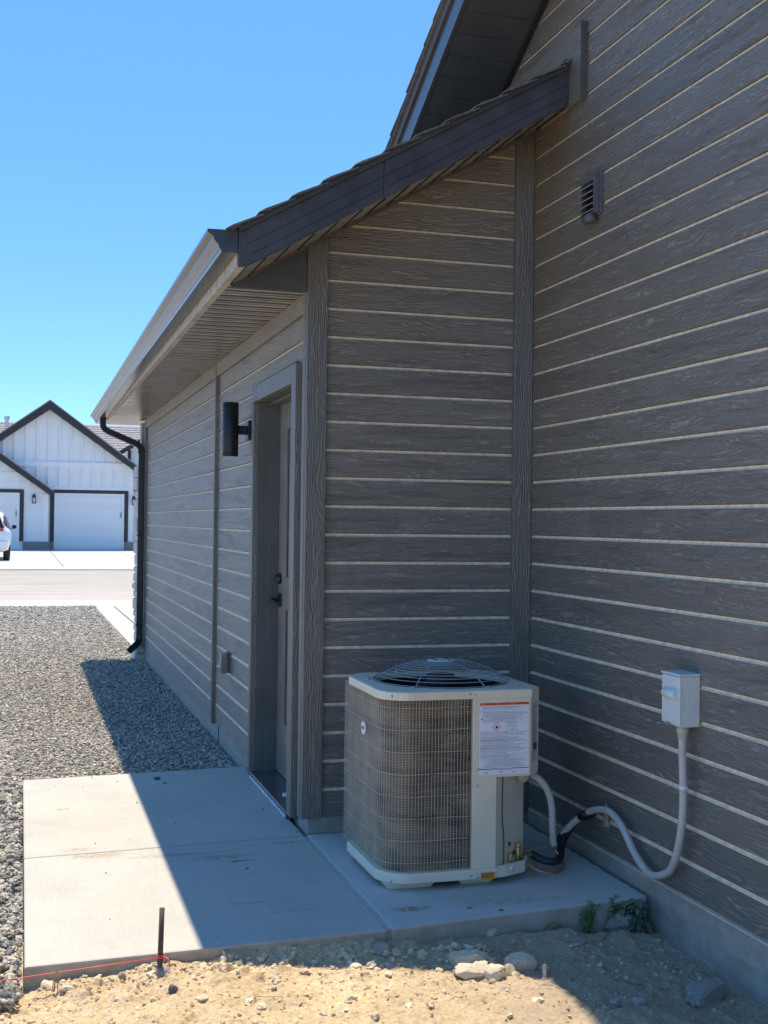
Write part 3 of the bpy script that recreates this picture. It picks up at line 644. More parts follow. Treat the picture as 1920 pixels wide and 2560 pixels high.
vent = empty('wall_vent', (W, -.7, 2.83), 'grey louvred exhaust vent hood high on the gable wall', 'vent')
vy0, vy1, vz0, vz1 = -.735, -.60, 2.76, 2.92
vy0, vy1 = -.742, -.615
b = MB(); b.box(W-.012, W-.0, vy0-.006, vy1+.006, vz0-.006, vz1+.012); b.build('flange', 'vent_paint', vent, .003)
b = MB(); b.box(W-.042, W-.0125, vy0, vy0+.006, vz0, vz1); b.box(W-.042, W-.0125, vy1-.006, vy1, vz0, vz1)
b.box(W-.042, W-.0125, vy0+.0065, vy1-.0065, vz1-.02, vz1); b.box(W-.042, W-.0125, vy0+.0065, vy1-.0065, vz0, vz0+.006); b.build('housing', 'vent_paint', vent, .002)
b = MB(); b.box(W-.0135, W-.0126, vy0+.0065, vy1-.0065, vz0+.0065, vz1-.0205); b.build('opening', 'hole', vent)
for i in range(5):
    z = vz1-.024-i*.027; b = MB(); b.prism([(W-.015, vy0+.007, z), (W-.05, vy0+.007, z-.017), (W-.05, vy0+.007, z-.0205), (W-.015, vy0+.007, z-.0035)], (0, vy1-vy0-.014, 0)); b.build('louvre', 'guard_paint', vent)
b = MB(); b.smooth = True; b.tube([(W-.03, vy0+.03, vz0-.012), (W-.03, vy1-.03, vz0-.012)], .022, 16); b.build('hood_lip', 'vent_paint', vent)

dc = empty('disconnect_box', (W, -1.5, .8), 'pale grey electrical disconnect box mounted on the gable wall', 'electrical box')
bx0 = W-.085
b = MB(); b.box(bx0+.008, W-.0, -1.555, -1.435, .705, .888); b.build('enclosure', 'box_gray', dc, .003)
b = MB(); b.box(bx0, bx0+.0075, -1.558, -1.432, .712, .886); cov = b.build('cover', 'box_gray', dc, .002)
b = MB(); b.smooth = True; b.tube([(bx0-.002, -1.545, .822), (bx0-.002, -1.46, .822)], .019, 20); b.smooth = False; b.box(bx0-.004, bx0-.0002, -1.548, -1.455, .8, .844); b.build('handle_bulge', 'box_gray', cov, .004)
b = MB(); b.box(bx0-.004, W-.0, -1.561, -1.429, .8885, .897); b.build('rain_lip', 'box_gray', dc, .003)
b = MB(); b.box(bx0-.006, bx0-.0005, -1.50, -1.47, .706, .716); b.build('latch', 'steel', cov)
b = MB()
for k_ in range(1, 3): b.lathe([(.009*k_, 0), (.009*k_, -.0012), (.009*k_+.0015, -.0012), (.009*k_+.0015, 0)], (W-.04, -1.5551, .752), 'y', 24)
b.box(W-.0515, W-.05, -1.5562, -1.555, .77, .845)
for x_, z_ in ((.03, .855), (.045, .86), (.03, .843), (.018, .848)): b.box(W-x_-.004, W-x_, -1.5565, -1.555, z_, z_+.005)
b.build('knockout', 'box_gray', dc)

# flexible conduit
cd = empty('conduit', (W-.045, -1.51, .69), 'grey flexible electrical conduit looping from the disconnect box toward the air conditioner', 'conduit')
X_ = W-.045
cp = [(X_, -1.512, .675), (X_, -1.513, .60), (X_, -1.521, .48), (X_, -1.516, .36), (X_, -1.487, .25), (X_, -1.44, .167), (X_, -1.378, .128), (X_, -1.30, .106), (X_, -1.225, .122), (X_, -1.16, .155), (X_, -1.10, .2), (X_, -1.04, .24), (X_-.002, -.96, .265), (X_-.005, -.88, .258), (X_-.012, -.79, .228), (X_-.03, -.735, .19), (X_-.06, -.70, .145), (X_-.09, -.68, .095), (X_-.105, -.685, .06)]
b = MB(); b.smooth = True; b.tube(smooth_path(cp, 6), .0145, 14); b.build('tube', 'pvc', cd)
b = MB(); b.smooth = True; b.lathe([(0, .03), (.019, .03), (.022, .025), (.022, .008), (.018, .004), (.017, -.012), (.014, -.016)], (X_, -1.512, .672), 'z', 24); b.build('connector', 'pvc_tan', cd)
b = MB(); b.smooth = True; b.lathe([(.0152, .008), (.0157, .008), (.0157, -.008), (.0152, -.008)], (X_, -1.521, .483), 'z', 20); b.build('strap', 'tape_white', cd)
for a_, c_ in (((X_-.014, -.785, .224), (X_-.028, -.74, .195)), ((X_-.083, -.688, .11), (X_-.1, -.684, .075))):
    b = MB(); b.smooth = True; b.tube([a_, c_], .0165, 14); b.build('tape_wrap', 'foam_black', cd)
cd2 = empty('conduit', (.71, -.8, .38), 'pale grey conduit hanging from the condenser control box down to the pad', 'conduit')
cp = smooth_path([(.745, -.855, .405), (.775, -.86, .385), (.81, -.87, .35), (.84, -.885, .29), (.855, -.895, .22), (.86, -.9, .13), (.862, -.905, .055)], 6)
pts = [(.735, -.83, .405), (.765, -.83, .398), (.80, -.835, .370), (.828, -.835, .325), (.845, -.83, .26), (.853, -.82, .18), (.868, -.80, .10)]
b = MB(); b.smooth = True; b.tube(smooth_path(pts, 6), .0145, 14); b.build('tube', 'pvc', cd2)
b = MB(); b.smooth = True; b.tube([(.70, -.86, .418), (.70, -.86, .393)], .02, 18); b.tube([(.695, -.865, .402), (.725, -.84, .402)], .021, 16); b.build('connector', 'pvc_tan', cd2)

# line set
ls = empty('refrigerant_line', (.78, -.78, .03), 'black foam insulated refrigerant line running from brass valves to the wall', 'pipe')
b = MB(); b.smooth = True; b.tube(smooth_path([(.765, -.8, .073), (.80, -.83, .055), (.84, -.85, .048), (.88, -.83, .05), (.915, -.77, .062), (.95, -.71, .085), (.99, -.67, .13), (1.03, -.66, .2), (1.08, -.67, .22), (W+.01, -.67, .225)], 6), [.021]*55, 14) if False else b.tube(smooth_path([(.765, -.8, .073), (.80, -.83, .055), (.84, -.85, .048), (.88, -.83, .05), (.915, -.77, .062), (.95, -.71, .085), (.99, -.69, .13), (1.03, -.70, .18), (W+.01, -.72, .2)], 6), .0165, 14)
b.build('insulation', 'foam_black', ls)
b = MB(); b.smooth = True; b.tube(smooth_path([(.715, -.86, .055), (.75, -.90, .035), (.80, -.93, .025), (.85, -.91, .027), (.885, -.86, .04), (.885, -.82, .06), (.875, -.80, .085)], 6), .0045, 8); b.build('copper_tube', 'copper', ls)
b = MB(); b.smooth = True; b.tube(smooth_path([(.75, -.82, .092), (.80, -.82, .098), (.85, -.81, .105), (.875, -.80, .115)], 6), .0022, 6); b.build('wire', 'twig', ls)
# foam sealant blob
rock('foam_blob', 'caulk', (W-.006, -.845, .215), (.01, .02, .05), 41, 'tan expanding foam oozing from the wall behind the conduit', 'sealant', .5)

# ------------------------------------------------------------------ air conditioner
ac = empty('air_conditioner', (.4, -.64, 0), 'beige outdoor air conditioner condenser with wire guard standing on the concrete pad', 'air conditioner')
def rrect(x0, x1, y0, y1, r, cham, n_=8, r_br=None):
    """plan outline: rounded corners on the left, chamfer front right, CCW from front-left"""
    p_ = []
    for cx_, cy_, a0 in ((x0+r, y0+r, math.pi),):
        for i in range(n_+1): a = a0+math.pi/2*i/n_; p_.append((cx_+r*math.cos(a), cy_+r*math.sin(a)))
    p_ += [(x1-cham, y0), (x1, y0+cham)]
    rb_ = .04
    for cx_, cy_, a0, rr in ((x1-rb_, y1-rb_, 0, rb_), (x0+r, y1-r, math.pi/2, r)):
        for i in range(n_+1): a = a0+math.pi/2*i/n_; p_.append((cx_+rr*math.cos(a), cy_+rr*math.sin(a)))
    return p_
AX0, AX1, AY0, AY1 = .088, .758, -.940, -.30
cx, cy = .428, -.62; FR = .282
out = rrect(AX0, AX1, AY0, AY1, .12, .055)
def in_hole(n_): return [(cx+(FR+.004)*math.cos(2*math.pi*i/n_), cy+(FR+.004)*math.sin(2*math.pi*i/n_)) for i in range(n_)]
# cover: flat top with a round opening, rolled edge and skirt
b = MB(); nn = 96
def ray_out(a):     # distance from (cx,cy) to outline at angle a
    d = Vector((math.cos(a), math.sin(a))); best = 9
    for i in range(len(out)):
        p0 = Vector(out[i])-Vector((cx, cy)); p1 = Vector(out[(i+1) % len(out)])-Vector((cx, cy)); e = p1-p0
        den = d.x*e.y-d.y*e.x
        if abs(den) < 1e-9: continue
        t = (p0.x*e.y-p0.y*e.x)/den; s_ = (p0.x*d.y-p0.y*d.x)/den
        if t > 0 and -1e-6 <= s_ <= 1.000001: best = min(best, t)
    return best
angs = sorted(set([2*math.pi*i/nn for i in range(nn)]+[math.atan2(q[1]-cy, q[0]-cx) % (2*math.pi) for q in out]))
ring = []
for a in angs:
    R1 = ray_out(a); d = (math.cos(a), math.sin(a)); pr = [(FR-.004, .752), (FR-.004, .768), (FR+.004, .775), (R1-.007, .771), (R1-.0015, .768), (R1, .762), (R1, .738), (R1-.004, .738)]
    ring.append([(cx+r_*d[0], cy+r_*d[1], z_) for r_, z_ in pr])
b.smooth = False
for i in range(len(ring)):
    A, B = ring[i], ring[(i+1) % len(ring)]
    for j in range(len(A)-1): b.add([A[j], B[j], B[j+1], A[j+1]], [(0, 1, 2, 3)])
cover = b.build('top_cover', 'ac_paint', ac)
for q in ((.14, .185, -.51, -.507, .7725, .776), (.60, .655, -.80, -.797, .7725, .776)): b = MB(); b.box(*q); b.build('vent_slot', 'ac_dark', cover)
# fan guard: rings on a dome + spokes + hub plate
gd = MB(); gd.smooth = True
dome = lambda t: (.045+(FR-.045)*t, .778+.076*(1-t**2.4))
for i in range(14):
    t = 1-(i/13.)**.92; r_, z_ = dome(t); n_ = 64
    gd.tube([(cx+r_*math.cos(2*math.pi*k/n_), cy+r_*math.sin(2*math.pi*k/n_), z_) for k in range(n_)], .0016, 6, closed=True)
for k in range(6):
    a = 2*math.pi*(k+.12)/6+.75; pts = [(cx+dome(t)[0]*math.cos(a), cy+dome(t)[0]*math.sin(a), dome(t)[1]-.004) for t in np.linspace(0, 1, 14)]; pts.append((cx+(FR+.022)*math.cos(a), cy+(FR+.022)*math.sin(a), .777))
    gd.tube(pts, .0028, 6)
guard = gd.build('fan_guard', 'guard_paint', ac)
gd = MB(); gd.smooth = True
gd.lathe([(0, .859), (.046, .859), (.056, .857), (.058, .853)], (cx, cy, 0), 'z', 40); gd.build('hub_plate', 'box_gray', guard)
for sx in (-1, 1):
    for sy in (-1, 1): gd = MB(); gd.bar((cx+sx*.022, cy+sy*.018, .860), (cx+sx*.037, cy+sy*.024, .860), .004, .003); gd.build('hub_slot', 'hole', guard)
for k in range(6):
    a = 2*math.pi*(k+.12)/6+.75; gd = MB(); gd.smooth = True; gd.lathe([(0, .782), (.005, .781), (.0065, .776)], (cx+(FR+.02)*math.cos(a), cy+(FR+.02)*math.sin(a), 0), 'z', 12); gd.build('screw', 'steel', ac)
# fan
gd = MB()
for k in range(4):
    a = math.pi/2*k+.4
    def fp(r_, da, z_): return (cx+r_*math.cos(a+da), cy+r_*math.sin(a+da), z_)
    gd.add([fp(.05, -.3, .74), fp(.13, -.42, .745), fp(.21, -.5, .75), fp(.215, .25, .70), fp(.13, .22, .69), fp(.05, .3, .70)], [(0, 1, 4, 5), (1, 2, 3, 4)])
gd.build('fan_blade', 'ac_dark', ac)
gd = MB(); gd.smooth = True; gd.lathe([(0, .80), (.055, .80), (.06, .79), (.06, .70), (0, .70)], (cx, cy, 0), 'z', 30); gd.build('fan_motor', 'ac_dark', ac)
gd = MB(); gd.lathe([(FR-.006, .752), (FR-.006, .69), (FR-.03, .6), (0, .6)], (cx, cy, 0), 'z', 48); gd.build('fan_dark_liner', 'hole', ac)  # black bowl added under the guard so the fan well looks dark
# coil: open wall curving round left and front
CZ0, CZ1 = .062, .745
def coil_path(off, n_=14):
    r = .125-off; x0 = AX0+.008+off; y0 = AY0+.008+off; p_ = [(x0, AY1-.02)]; cx_, cy_ = x0+r, y0+r
    p_ += [(cx_+r*math.cos(math.pi+math.pi/2*i/n_), cy_+r*math.sin(math.pi+math.pi/2*i/n_)) for i in range(n_+1)]
    return p_+[(.452, y0)]
b = MB(); o1 = coil_path(.014); o2 = coil_path(.045); b.smooth = False
pl = [(x, y, CZ0) for x, y in o1]+[(x, y, CZ0) for x, y in o2[::-1]]; b.prism(pl, (0, 0, CZ1-CZ0))
b.build('coil', 'coil', ac)
b = MB(); b.box(.20, .735, AY1-.02, AY1-.01, CZ0, CZ1); b.box(.725, .737, -.775, AY1-.02, CZ0, CZ1); b.build('rear_panel', 'ac_paint', ac)
# wire guard
b = MB(); cpth = coil_path(0., 24); L_ = [0]
for i in range(1, len(cpth)): L_.append(L_[-1]+math.dist(cpth[i], cpth[i-1]))
def along(t):
    for i in range(1, len(cpth)):
        if t <= L_[i]+1e-9: f_ = (t-L_[i-1])/(L_[i]-L_[i-1]); return (cpth[i-1][0]*(1-f_)+cpth[i][0]*f_, cpth[i-1][1]*(1-f_)+cpth[i][1]*f_)
    return cpth[-1]
t = .004; TT = L_[-1]-.012
while t < TT:
    x_, y_ = along(t); wob = random.uniform(-.0008, .0008); b.tube([(x_+wob, y_, CZ0), (x_-wob, y_, .4), (x_+wob*.5, y_, CZ1)], .00085, 5, caps=False); t += .0133
for i in range(8):
    z_ = .105+i*.086; b.tube([(along(q)[0]-.001, along(q)[1]-.001, z_+.001*math.sin(q*30+i)) for q in np.linspace(0, TT, 50)], .0009, 5, caps=False)
b.build('wire_guard', 'wire_paint', ac)
# badge
b = MB(); bp = along(.40); nb = Vector((-.93, -.38, 0)).normalized(); tb = Vector((-nb.y, nb.x, 0))
bc = Vector((AX0-.001, -.66, .592)); nb = Vector((-1, 0, 0)); tb = Vector((0, -1, 0)); zz3 = Vector((0, 0, 1))
ov = lambda k_, o_: [bc+tb*.036*k_*math.cos(2*math.pi*i/32)+zz3*.026*k_*math.sin(2*math.pi*i/32)+nb*o_ for i in range(32)]
# oval is taller than wide on the guard
ov = lambda k_, o_: [bc+tb*.03*k_*math.cos(2*math.pi*i/32)+zz3*.027*k_*math.sin(2*math.pi*i/32)+nb*o_ for i in range(32)]
b.prism(ov(1., 0.), nb*.005); bad = b.build('badge', 'label_white', ac, .001)
b = MB(); e0, e1 = ov(.86, .0056), ov(.8, .0056); b.add(e0+e1, [(i, (i+1) % 32, 32+(i+1) % 32, 32+i) for i in range(32)]); b.build('badge_rim', 'label_grey', bad)
b = MB(); b.prism([bc+tb*x_+zz3*z_+nb*.0056 for x_, z_ in ((-.018, -.005), (.018, -.005), (.018, .005), (.01, .007), (-.01, .007), (-.018, .005))], nb*.0004); b.build('badge_mark', 'label_red', bad)
# corner post, recess panel, control box
YF = -.936
b = MB(); b.box(.456, .556, YF, YF+.012, .05, .74); b.box(.4555, .4615, YF+.0005, YF+.03, .05, .739); b.build('corner_post', 'ac_paint', ac, .001)
b = MB(); b.prism([(.556, YF+.001, .05), (.737, -.785, .05), (.73, -.775, .05), (.548, YF+.013, .05)], (0, 0, .66)); rp = b.build('service_panel', 'ac_paint', ac)
b = MB(); b.prism([(.4565, -.9378, .425), (.700, -.9378, .425), (.757, -.885, .425), (.757, -.75, .425), (.46, -.75, .425)], (0, 0, .3125)); cb = b.build('control_box', 'ac_paint', ac, .0015)
# warning label
LX0, LX1, LZ0, LZ1 = .481, .692, .436, .720; LW = LX1-LX0; LH = LZ1-LZ0; LY = -.9384
b = MB(); b.box(LX0, LX1, LY-.0006, LY, LZ0, LZ1); lab = b.build('warning_label', 'label_white', cb)
Y2 = LY-.0009
def U_(f): return LX0+LW*f
def Z_(f): return LZ1-LH*f
b = MB(); b.box(U_(.0), U_(1.), LY-.0008, LY-.0006, Z_(.036), Z_(.0)); b.build('label_header', 'label_orange', lab)
def ln(b, a0, a1, zf, th=.0012, y=None):
    y = Y2 if y is None else y; b.quad((U_(a0), y, Z_(zf)), (U_(a1), y, Z_(zf)), (U_(a1), y, Z_(zf)+th), (U_(a0), y, Z_(zf)+th))
b = MB()
def T(txt, fx, fz, fw_, fh, bold=0.): add_text(b, txt, (U_(fx), Y2-.0001, Z_(fz)), (1, 0, 0), (0, 0, 1), fw_*LW, fh*LH, bold)
for fx, t_ in ((.13, '\u0394 DANGER'), (.38, '\u0394 AVERTISSEMENT'), (.70, '\u0394 ADVERTENCIA')): T(t_, fx, .031, .2 if 'DAN' in t_ else .26, .024, .01)
T('WARNING: Risk Of Fire. Flammable Refrigerant Used. To Be Repaired Only', .02, .425, .95, .022); T('By Trained Service Personnel. Do Not Puncture Refrigerant Tubing.', .02, .452, .86, .022)
T('WARNING: Risk Of Fire. Dispose Of Refrigerant In Accordance With Federal', .02, .545, .93, .022); T('Or Local Regulations. Flammable Refrigerant Used.', .02, .572, .66, .022)
T('WARNING: Risk Of Fire. Flammable Refrigerant Used. Consult Repair', .02, .655, .9, .022); T("Manual/Owner's Guide Before Attempting To Service This Product.", .02, .682, .84, .022); T('All Safety Precautions Must Be Followed.', .02, .709, .52, .022)
T('Refrigerant', .585, .312, .14, .02); T('Safety Group', .575, .345, .155, .022); T('A2L', .635, .378, .045, .02)
for q in ((.55, .75, .283), (.55, .75, .388)): ln(b, *q, .0008)
for q in (.55, .75): b.quad((U_(q), Y2, Z_(.388)), (U_(q)+.0008, Y2, Z_(.388)), (U_(q)+.0008, Y2, Z_(.283)), (U_(q), Y2, Z_(.283)))
ln(b, .0, .365, .926, .003); ln(b, .64, 1., .926, .003); ln(b, .38, .62, .922, .0015); ln(b, .34, .66, .938, .0015)
b.quad((U_(.07), Y2, Z_(.275)), (U_(.07)+.0006, Y2, Z_(.275)), (U_(.07)+.0006, Y2, Z_(.045)), (U_(.07), Y2, Z_(.045)))
b.quad((U_(.03), Y2, Z_(.235)), (U_(.055), Y2, Z_(.235)), (U_(.055), Y2, Z_(.215)), (U_(.03), Y2, Z_(.215)))
b.add([(U_(.04), Y2, Z_(.10)), (U_(.032), Y2, Z_(.125)), (U_(.045), Y2, Z_(.122)), (U_(.037), Y2, Z_(.15)), (U_(.055), Y2, Z_(.115)), (U_(.042), Y2, Z_(.117))], [(0, 1, 2), (2, 3, 4), (2, 4, 5)])
fl = [(0, -.03), (.018, -.022), (.02, -.004), (.008, .02), (.004, .008), (-.002, .028), (-.012, .008), (-.02, -.006), (-.016, -.022)]
b.add([(U_(.345)+x_*.28, Y2-.0001, Z_(.337)+z_*.24) for x_, z_ in fl], [tuple(range(9))])
b.build('label_text', 'ink', lab)
b = MB(); rr = random.Random(5)
def para(z0, z1, step, x0=.08, x1=.95, c=False):
    z = z0
    while z < z1:
        e = rr.uniform(.55, 1.)*(x1-x0)+x0; s_ = x0 if not c else .5-(e-x0)/2; e = e if not c else .5+(e-x0)/2; x_ = s_
        while x_ < e: w2 = rr.uniform(.012, .05); ln(b, x_, min(x_+w2, e), z, .0011); x_ += w2+.008
        z += step
para(.06, .10, .014); para(.125, .152, .012); para(.17, .195, .012); para(.212, .225, .012, c=True); para(.238, .27, .014)
para(.475, .525, .0125, .02); para(.592, .635, .0125, .02); para(.73, .775, .0125, .02); para(.79, .905, .0135, .02, .97, True); para(.965, .985, .012, .1, .22); para(.965, .985, .012, .4, .52); para(.965, .985, .012, .66, .78)
for q in (.052, .105, .155, .205, .228, .275): ln(b, .07 if q > .06 else 0, 1, q, .0005)
for q in (.46, .53, .58, .64, .72, .78): ln(b, .02, .98, q, .0004)
b.build('fine_print', 'ink_soft', lab)
b = MB(); dmd = lambda k_: [(U_(.345)+k_*.0185*a_, Y2, Z_(.337)+k_*.0185*c_*1.) for a_, c_ in ((1, 0), (0, 1), (-1, 0), (0, -1))]
b.add(dmd(1.)+dmd(.84), [(i, (i+1) % 4, 4+(i+1) % 4, 4+i) for i in range(4)]); b.build('flame_sign', 'label_red', lab)
# label on the chamfer
b = MB(); dv = Vector((.757-.700, .053, 0)).normalized(); nv = Vector((dv.y, -dv.x, 0)); o0 = Vector((.700, -.9378, 0))
def cq(s0, s1, z0, z1, o_, b): q = [o0+dv*s0+nv*o_, o0+dv*s1+nv*o_]; b.add([(q[0].x, q[0].y, z0), (q[1].x, q[1].y, z0), (q[1].x, q[1].y, z1), (q[0].x, q[0].y, z1)], [(0, 1, 2, 3)])
cq(.016, .062, .478, .715, .0008, b); l2 = b.build('rating_label', 'label_grey', cb)
b = MB(); cq(.024, .058, .522, .552, .0012, b)
for i in range(26): z_ = .70-i*.0062; cq(.02, .02+rr.uniform(.008, .034), z_, z_+.0022, .0011, b)
for i in range(5): z_ = .49+i*.006; cq(.022, .022+rr.uniform(.01, .03), z_, z_+.002, .0011, b)
b.build('fine_print', 'ink_soft', l2)
b = MB(); b.box(.489, .548, YF-.0166, YF-.0155, .0285, .0555); stk = b.build('caution_sticker', 'sticker_orange', ac)
b = MB(); b.box(.492, .497, YF-.0172, YF-.0168, .035, .052)
for i in range(4): b.box(.5, .5+rr.uniform(.02, .043), YF-.0172, YF-.0168, .034+i*.005, .0358+i*.005)
b.build('sticker_print', 'rust', stk)
# base pan with upstand, stepped valve bracket and feet
b = MB(); po = rrect(AX0-.004, .737, YF-.012, AY1+.01, .13, .0)[:9]
pan = [(x_, y_, .03) for x_, y_ in po]+[(.558, YF-.014, .03), (.585, YF+.012, .03), (.735, -.79, .03), (.737, -.60, .03), (.737, AY1, .03), (.2, AY1, .03), (AX0-.004, AY1-.12, .03)]
b.prism(pan, (0, 0, .04)); b.build('base_pan', 'ac_paint', ac, .004)
b = MB(); b.prism([(.562, YF-.013, .03), (.60, YF-.005, .03), (.70, -.895, .03), (.757, -.80, .03), (.75, -.79, .03), (.695, -.885, .03), (.6, YF+.01, .03), (.565, YF+.003, .03)], (0, 0, .045)); b.build('valve_bracket', 'ac_paint', ac, .001)
for fx, fy in ((.13, -.90), (.43, -.90), (.13, -.42), (.60, -.42)):
    b = MB(); w_ = .17 if fx < .2 else .12; b.prism([(fx, fy, .0), (fx+w_, fy, .0), (fx+w_+.02, fy-.01, .0295), (fx-.03, fy-.01, .0295)], (0, .06, 0)); b.build('foot', 'ac_paint', ac, .004)
b = MB(); b.box(.17, .53, -.9, -.42, .012, .029); b.build('pan_underside', 'ac_dark', ac)
# screws
for x_, z_, y_ in ((.117, .758, AY0-.001), (.438, .757, AY0-.001), (.474, .461, YF-.003), (.475, .395, YF-.001), (.475, .04, YF-.014), (.447, .045, YF-.013), (.12, .048, YF-.012)):
    b = MB(); b.smooth = True; b.lathe([(0, -.003), (.004, -.0025), (.0055, 0)], (x_, y_, z_), 'y', 12); b.build('screw', 'steel', ac)
b = MB(); b.box(.4605, .4635, AY0-.0006, AY0, .752, .756); b.build('screw_hole', 'hole', ac)
for q in (.5, .2, .82):
    pass
dirv = Vector((.737-.556, -.785-YF, 0)).normalized(); nr = Vector((dirv.y, -dirv.x, 0))
for s_, z_, r_ in ((.115, .137, .009), (.15, .095, .008), (.04, .062, .011)):
    c_ = Vector((.556, YF, z_))+dirv*s_+nr*.001; b = MB(); b.tube([c_, c_+nr*.0012], r_, 12); b.build('panel_hole', 'hole', ac)
b = MB(); b.smooth = True; q0 = Vector((.556, YF, 0))+dirv*.045+nr*.006
b.tube(smooth_path([q0+Vector((0, 0, .425)), q0+dirv*-.004+Vector((0, 0, .33)), q0+dirv*-.002+Vector((0, 0, .25)), q0+dirv*.012+Vector((0, 0, .17)), q0+dirv*.012+Vector((0, 0, .09)), q0+dirv*.006+Vector((0, 0, .06))], 6), .0022, 6); b.build('sensor_wire', 'rust', ac)
b = MB(); b.smooth = True; vv = Vector((.556, YF, 0))+nr*.014
v1 = vv+dirv*.065; b.tube([v1+Vector((0, 0, .058)), v1+nr*.03+Vector((0, 0, .056))], .0105, 14); b.build('service_port', 'tape_white', ac)
b = MB(); v2 = vv+dirv*.1; b.tube([v2+Vector((0, 0, .045)), v2+Vector((0, 0, .09))], .008, 8); b.tube([v2+Vector((0, 0, .09)), v2+Vector((0, 0, .102))], .012, 6); b.tube([v1+Vector((0, 0, .058)), v2+Vector((0, 0, .06))], .009, 8); b.tube([v2+Vector((0, 0, .06)), (.735, -.88, .052)], .006, 8)
v3 = vv+dirv*.165; b.tube([v3+Vector((0, 0, .05)), v3+Vector((0, 0, .115))], .0125, 8); b.tube([v3+Vector((0, 0, .116)), v3+Vector((0, 0, .134))], .0115, 6); b.tube([v3+Vector((0, 0, .07)), (.775, -.805, .072)], .011, 8); b.build('service_valve', 'brass', ac, .001)

# ------------------------------------------------------------------ small things
b = MB(); b.smooth = True; b.tube([(-.812, -1.425, -.22), (-.806, -1.405, .02), (-.801, -1.39, .155)], .0088, 16)
stake = solo(b, 'stake', 'rust', 'rusty brown steel stake standing at the front edge of the walkway', 'stake', (-.81, -1.42, -.08))
b = MB(); b.smooth = True; b.tube([(-.806, -1.425, .006), (-1.0, -1.433, -.002), (-1.3, -1.448, -.014), (-1.75, -1.46, -.03)], .0017, 6)
for a in range(3): b.tube([(-.807+.0115*math.cos(t_), -1.412+.0115*math.sin(t_), .003+.0035*a) for t_ in np.linspace(0, 2*math.pi, 20)[:-1]], .0016, 6, closed=True)
b.tube(smooth_path([(-.797, -1.421, .006), (-.785, -1.435, .002), (-.781, -1.44, -.012), (-.789, -1.438, -.02)], 5), .0024, 6)
solo(b, 'string', 'pink_string', 'pink string line tied to the stake and stretched left along the slab', 'string', (-.81, -1.42, .005))
def leafblade(b, o, d, L_, w_, droop):
    o = Vector(o); d = Vector(d).normalized(); sd = d.cross(Vector((0, 0, 1))).normalized(); ps = []
    for i in range(6):
        t = i/5; c = o+d*L_*t+Vector((0, 0, -droop*t*t*L_)); ww = w_*math.sin(math.pi*(.12+.86*t))*.5; ps += [c-sd*ww, c+Vector((0, 0, -ww*.4)), c+sd*ww]
    b.add(ps, [(3*i+j, 3*i+j+1, 3*i+j+4, 3*i+j+3) for i in range(5) for j in (0, 1)])
def weed(x, y, n_, h, spread, mat, label, L_=.035, w_=.009, name='weed'):
    r_ = random.Random(int(x*1e4)); b = MB(); b.smooth = True; z = dz(x, y)
    for i in range(n_):
        a = r_.uniform(0, 6.28); hh = h*r_.uniform(.45, 1); top = Vector((x+spread*math.cos(a)*r_.random(), y+spread*.6*math.sin(a)*r_.random(), z+hh)); base = Vector((x+r_.uniform(-.01, .01), y+r_.uniform(-.006, .006), z-.005))
        mid = (base+top)/2+Vector((r_.uniform(-.01, .01), r_.uniform(-.01, .01), .01)); pth = smooth_path([base, mid, top], 4); b.tube(pth, .0011, 5)
        for q in pth[2:]:
            for s_ in range(2):
                a2 = r_.uniform(0, 6.28); leafblade(b, q, (math.cos(a2), math.sin(a2), r_.uniform(-.2, .9)), L_*r_.uniform(.5, 1.1), w_*r_.uniform(.7, 1.3), r_.uniform(.2, .9))
    return solo(b, name, mat, label, 'weed', (x, y, z))
weed(.80, -1.275, 12, .12, .05, 'leaf_green', 'small green weed sprouting at the pad face left of the pale rock', .03, .006)
weed(.95, -1.235, 18, .125, .055, 'leaf_green', 'bushy dark green weed growing behind the pale rock', .05, .012)
weed(1.0, -1.285, 15, .12, .03, 'weed_grey_green', 'drooping grey green weed hanging in front of the pad right of the pale rock', .045, .01)
weed(1.04, -1.235, 9, .045, .05, 'dry_plant', 'brown wilted weed in the corner by the foundation', .028, .004)
def drygrass(x, y, n_, L_, label, seed, mat='dry_plant', up=.03):
    r_ = random.Random(seed); b = MB(); z = dz(x, y)
    for i in range(n_):
        a = r_.uniform(2.4, 4.2); l = L_*r_.uniform(.5, 1); b.tube(smooth_path([(x, y+r_.uniform(-.01, .01), z), (x+l*.4*math.cos(a), y+l*.4*math.sin(a)*.5, z+up*r_.uniform(.5, 1.2)), (x+l*math.cos(a), y+l*math.sin(a)*.6, z+r_.uniform(0, .01))], 4), .0014, 5)
    return solo(b, 'dry_grass', mat, label, 'dry grass', (x, y, z))
drygrass(.69, -1.285, 12, .1, 'tuft of straw coloured dry grass at the pad face left of the weeds', 3)
drygrass(1.07, -1.27, 10, .09, 'tangle of dry stems against the foundation beside the pad corner', 4)
drygrass(-1.13, -1.45, 5, .02, 'thin dry sprig in front of the slab near its left corner', 6, up=.07)
def stick(pts, r_, label, mat='twig', name='twig'):
    pts = [(x, y, dz(x, y)+h) for x, y, h in pts]; b = MB(); b.smooth = True; P_ = smooth_path(pts, 5); b.tube(P_, [r_*(1-.5*i/len(P_)) for i in range(len(P_))], 6); return solo(b, name, mat, label, 'twig', pts[0])
stick([(.80, -1.37, .003), (.86, -1.33, .006), (.93, -1.28, .02)], .003, 'brown twig leaning against the pale rock')
stick([(-.55, -1.70, .003), (-.52, -1.72, .007), (-.47, -1.75, .003)], .0016, 'thin twig on the sunlit dirt right of the stake')
stick([(.72, -1.72, .004), (.76, -1.76, .006), (.84, -1.80, .004)], .0024, 'pale twig on shaded dirt left of the large clod')
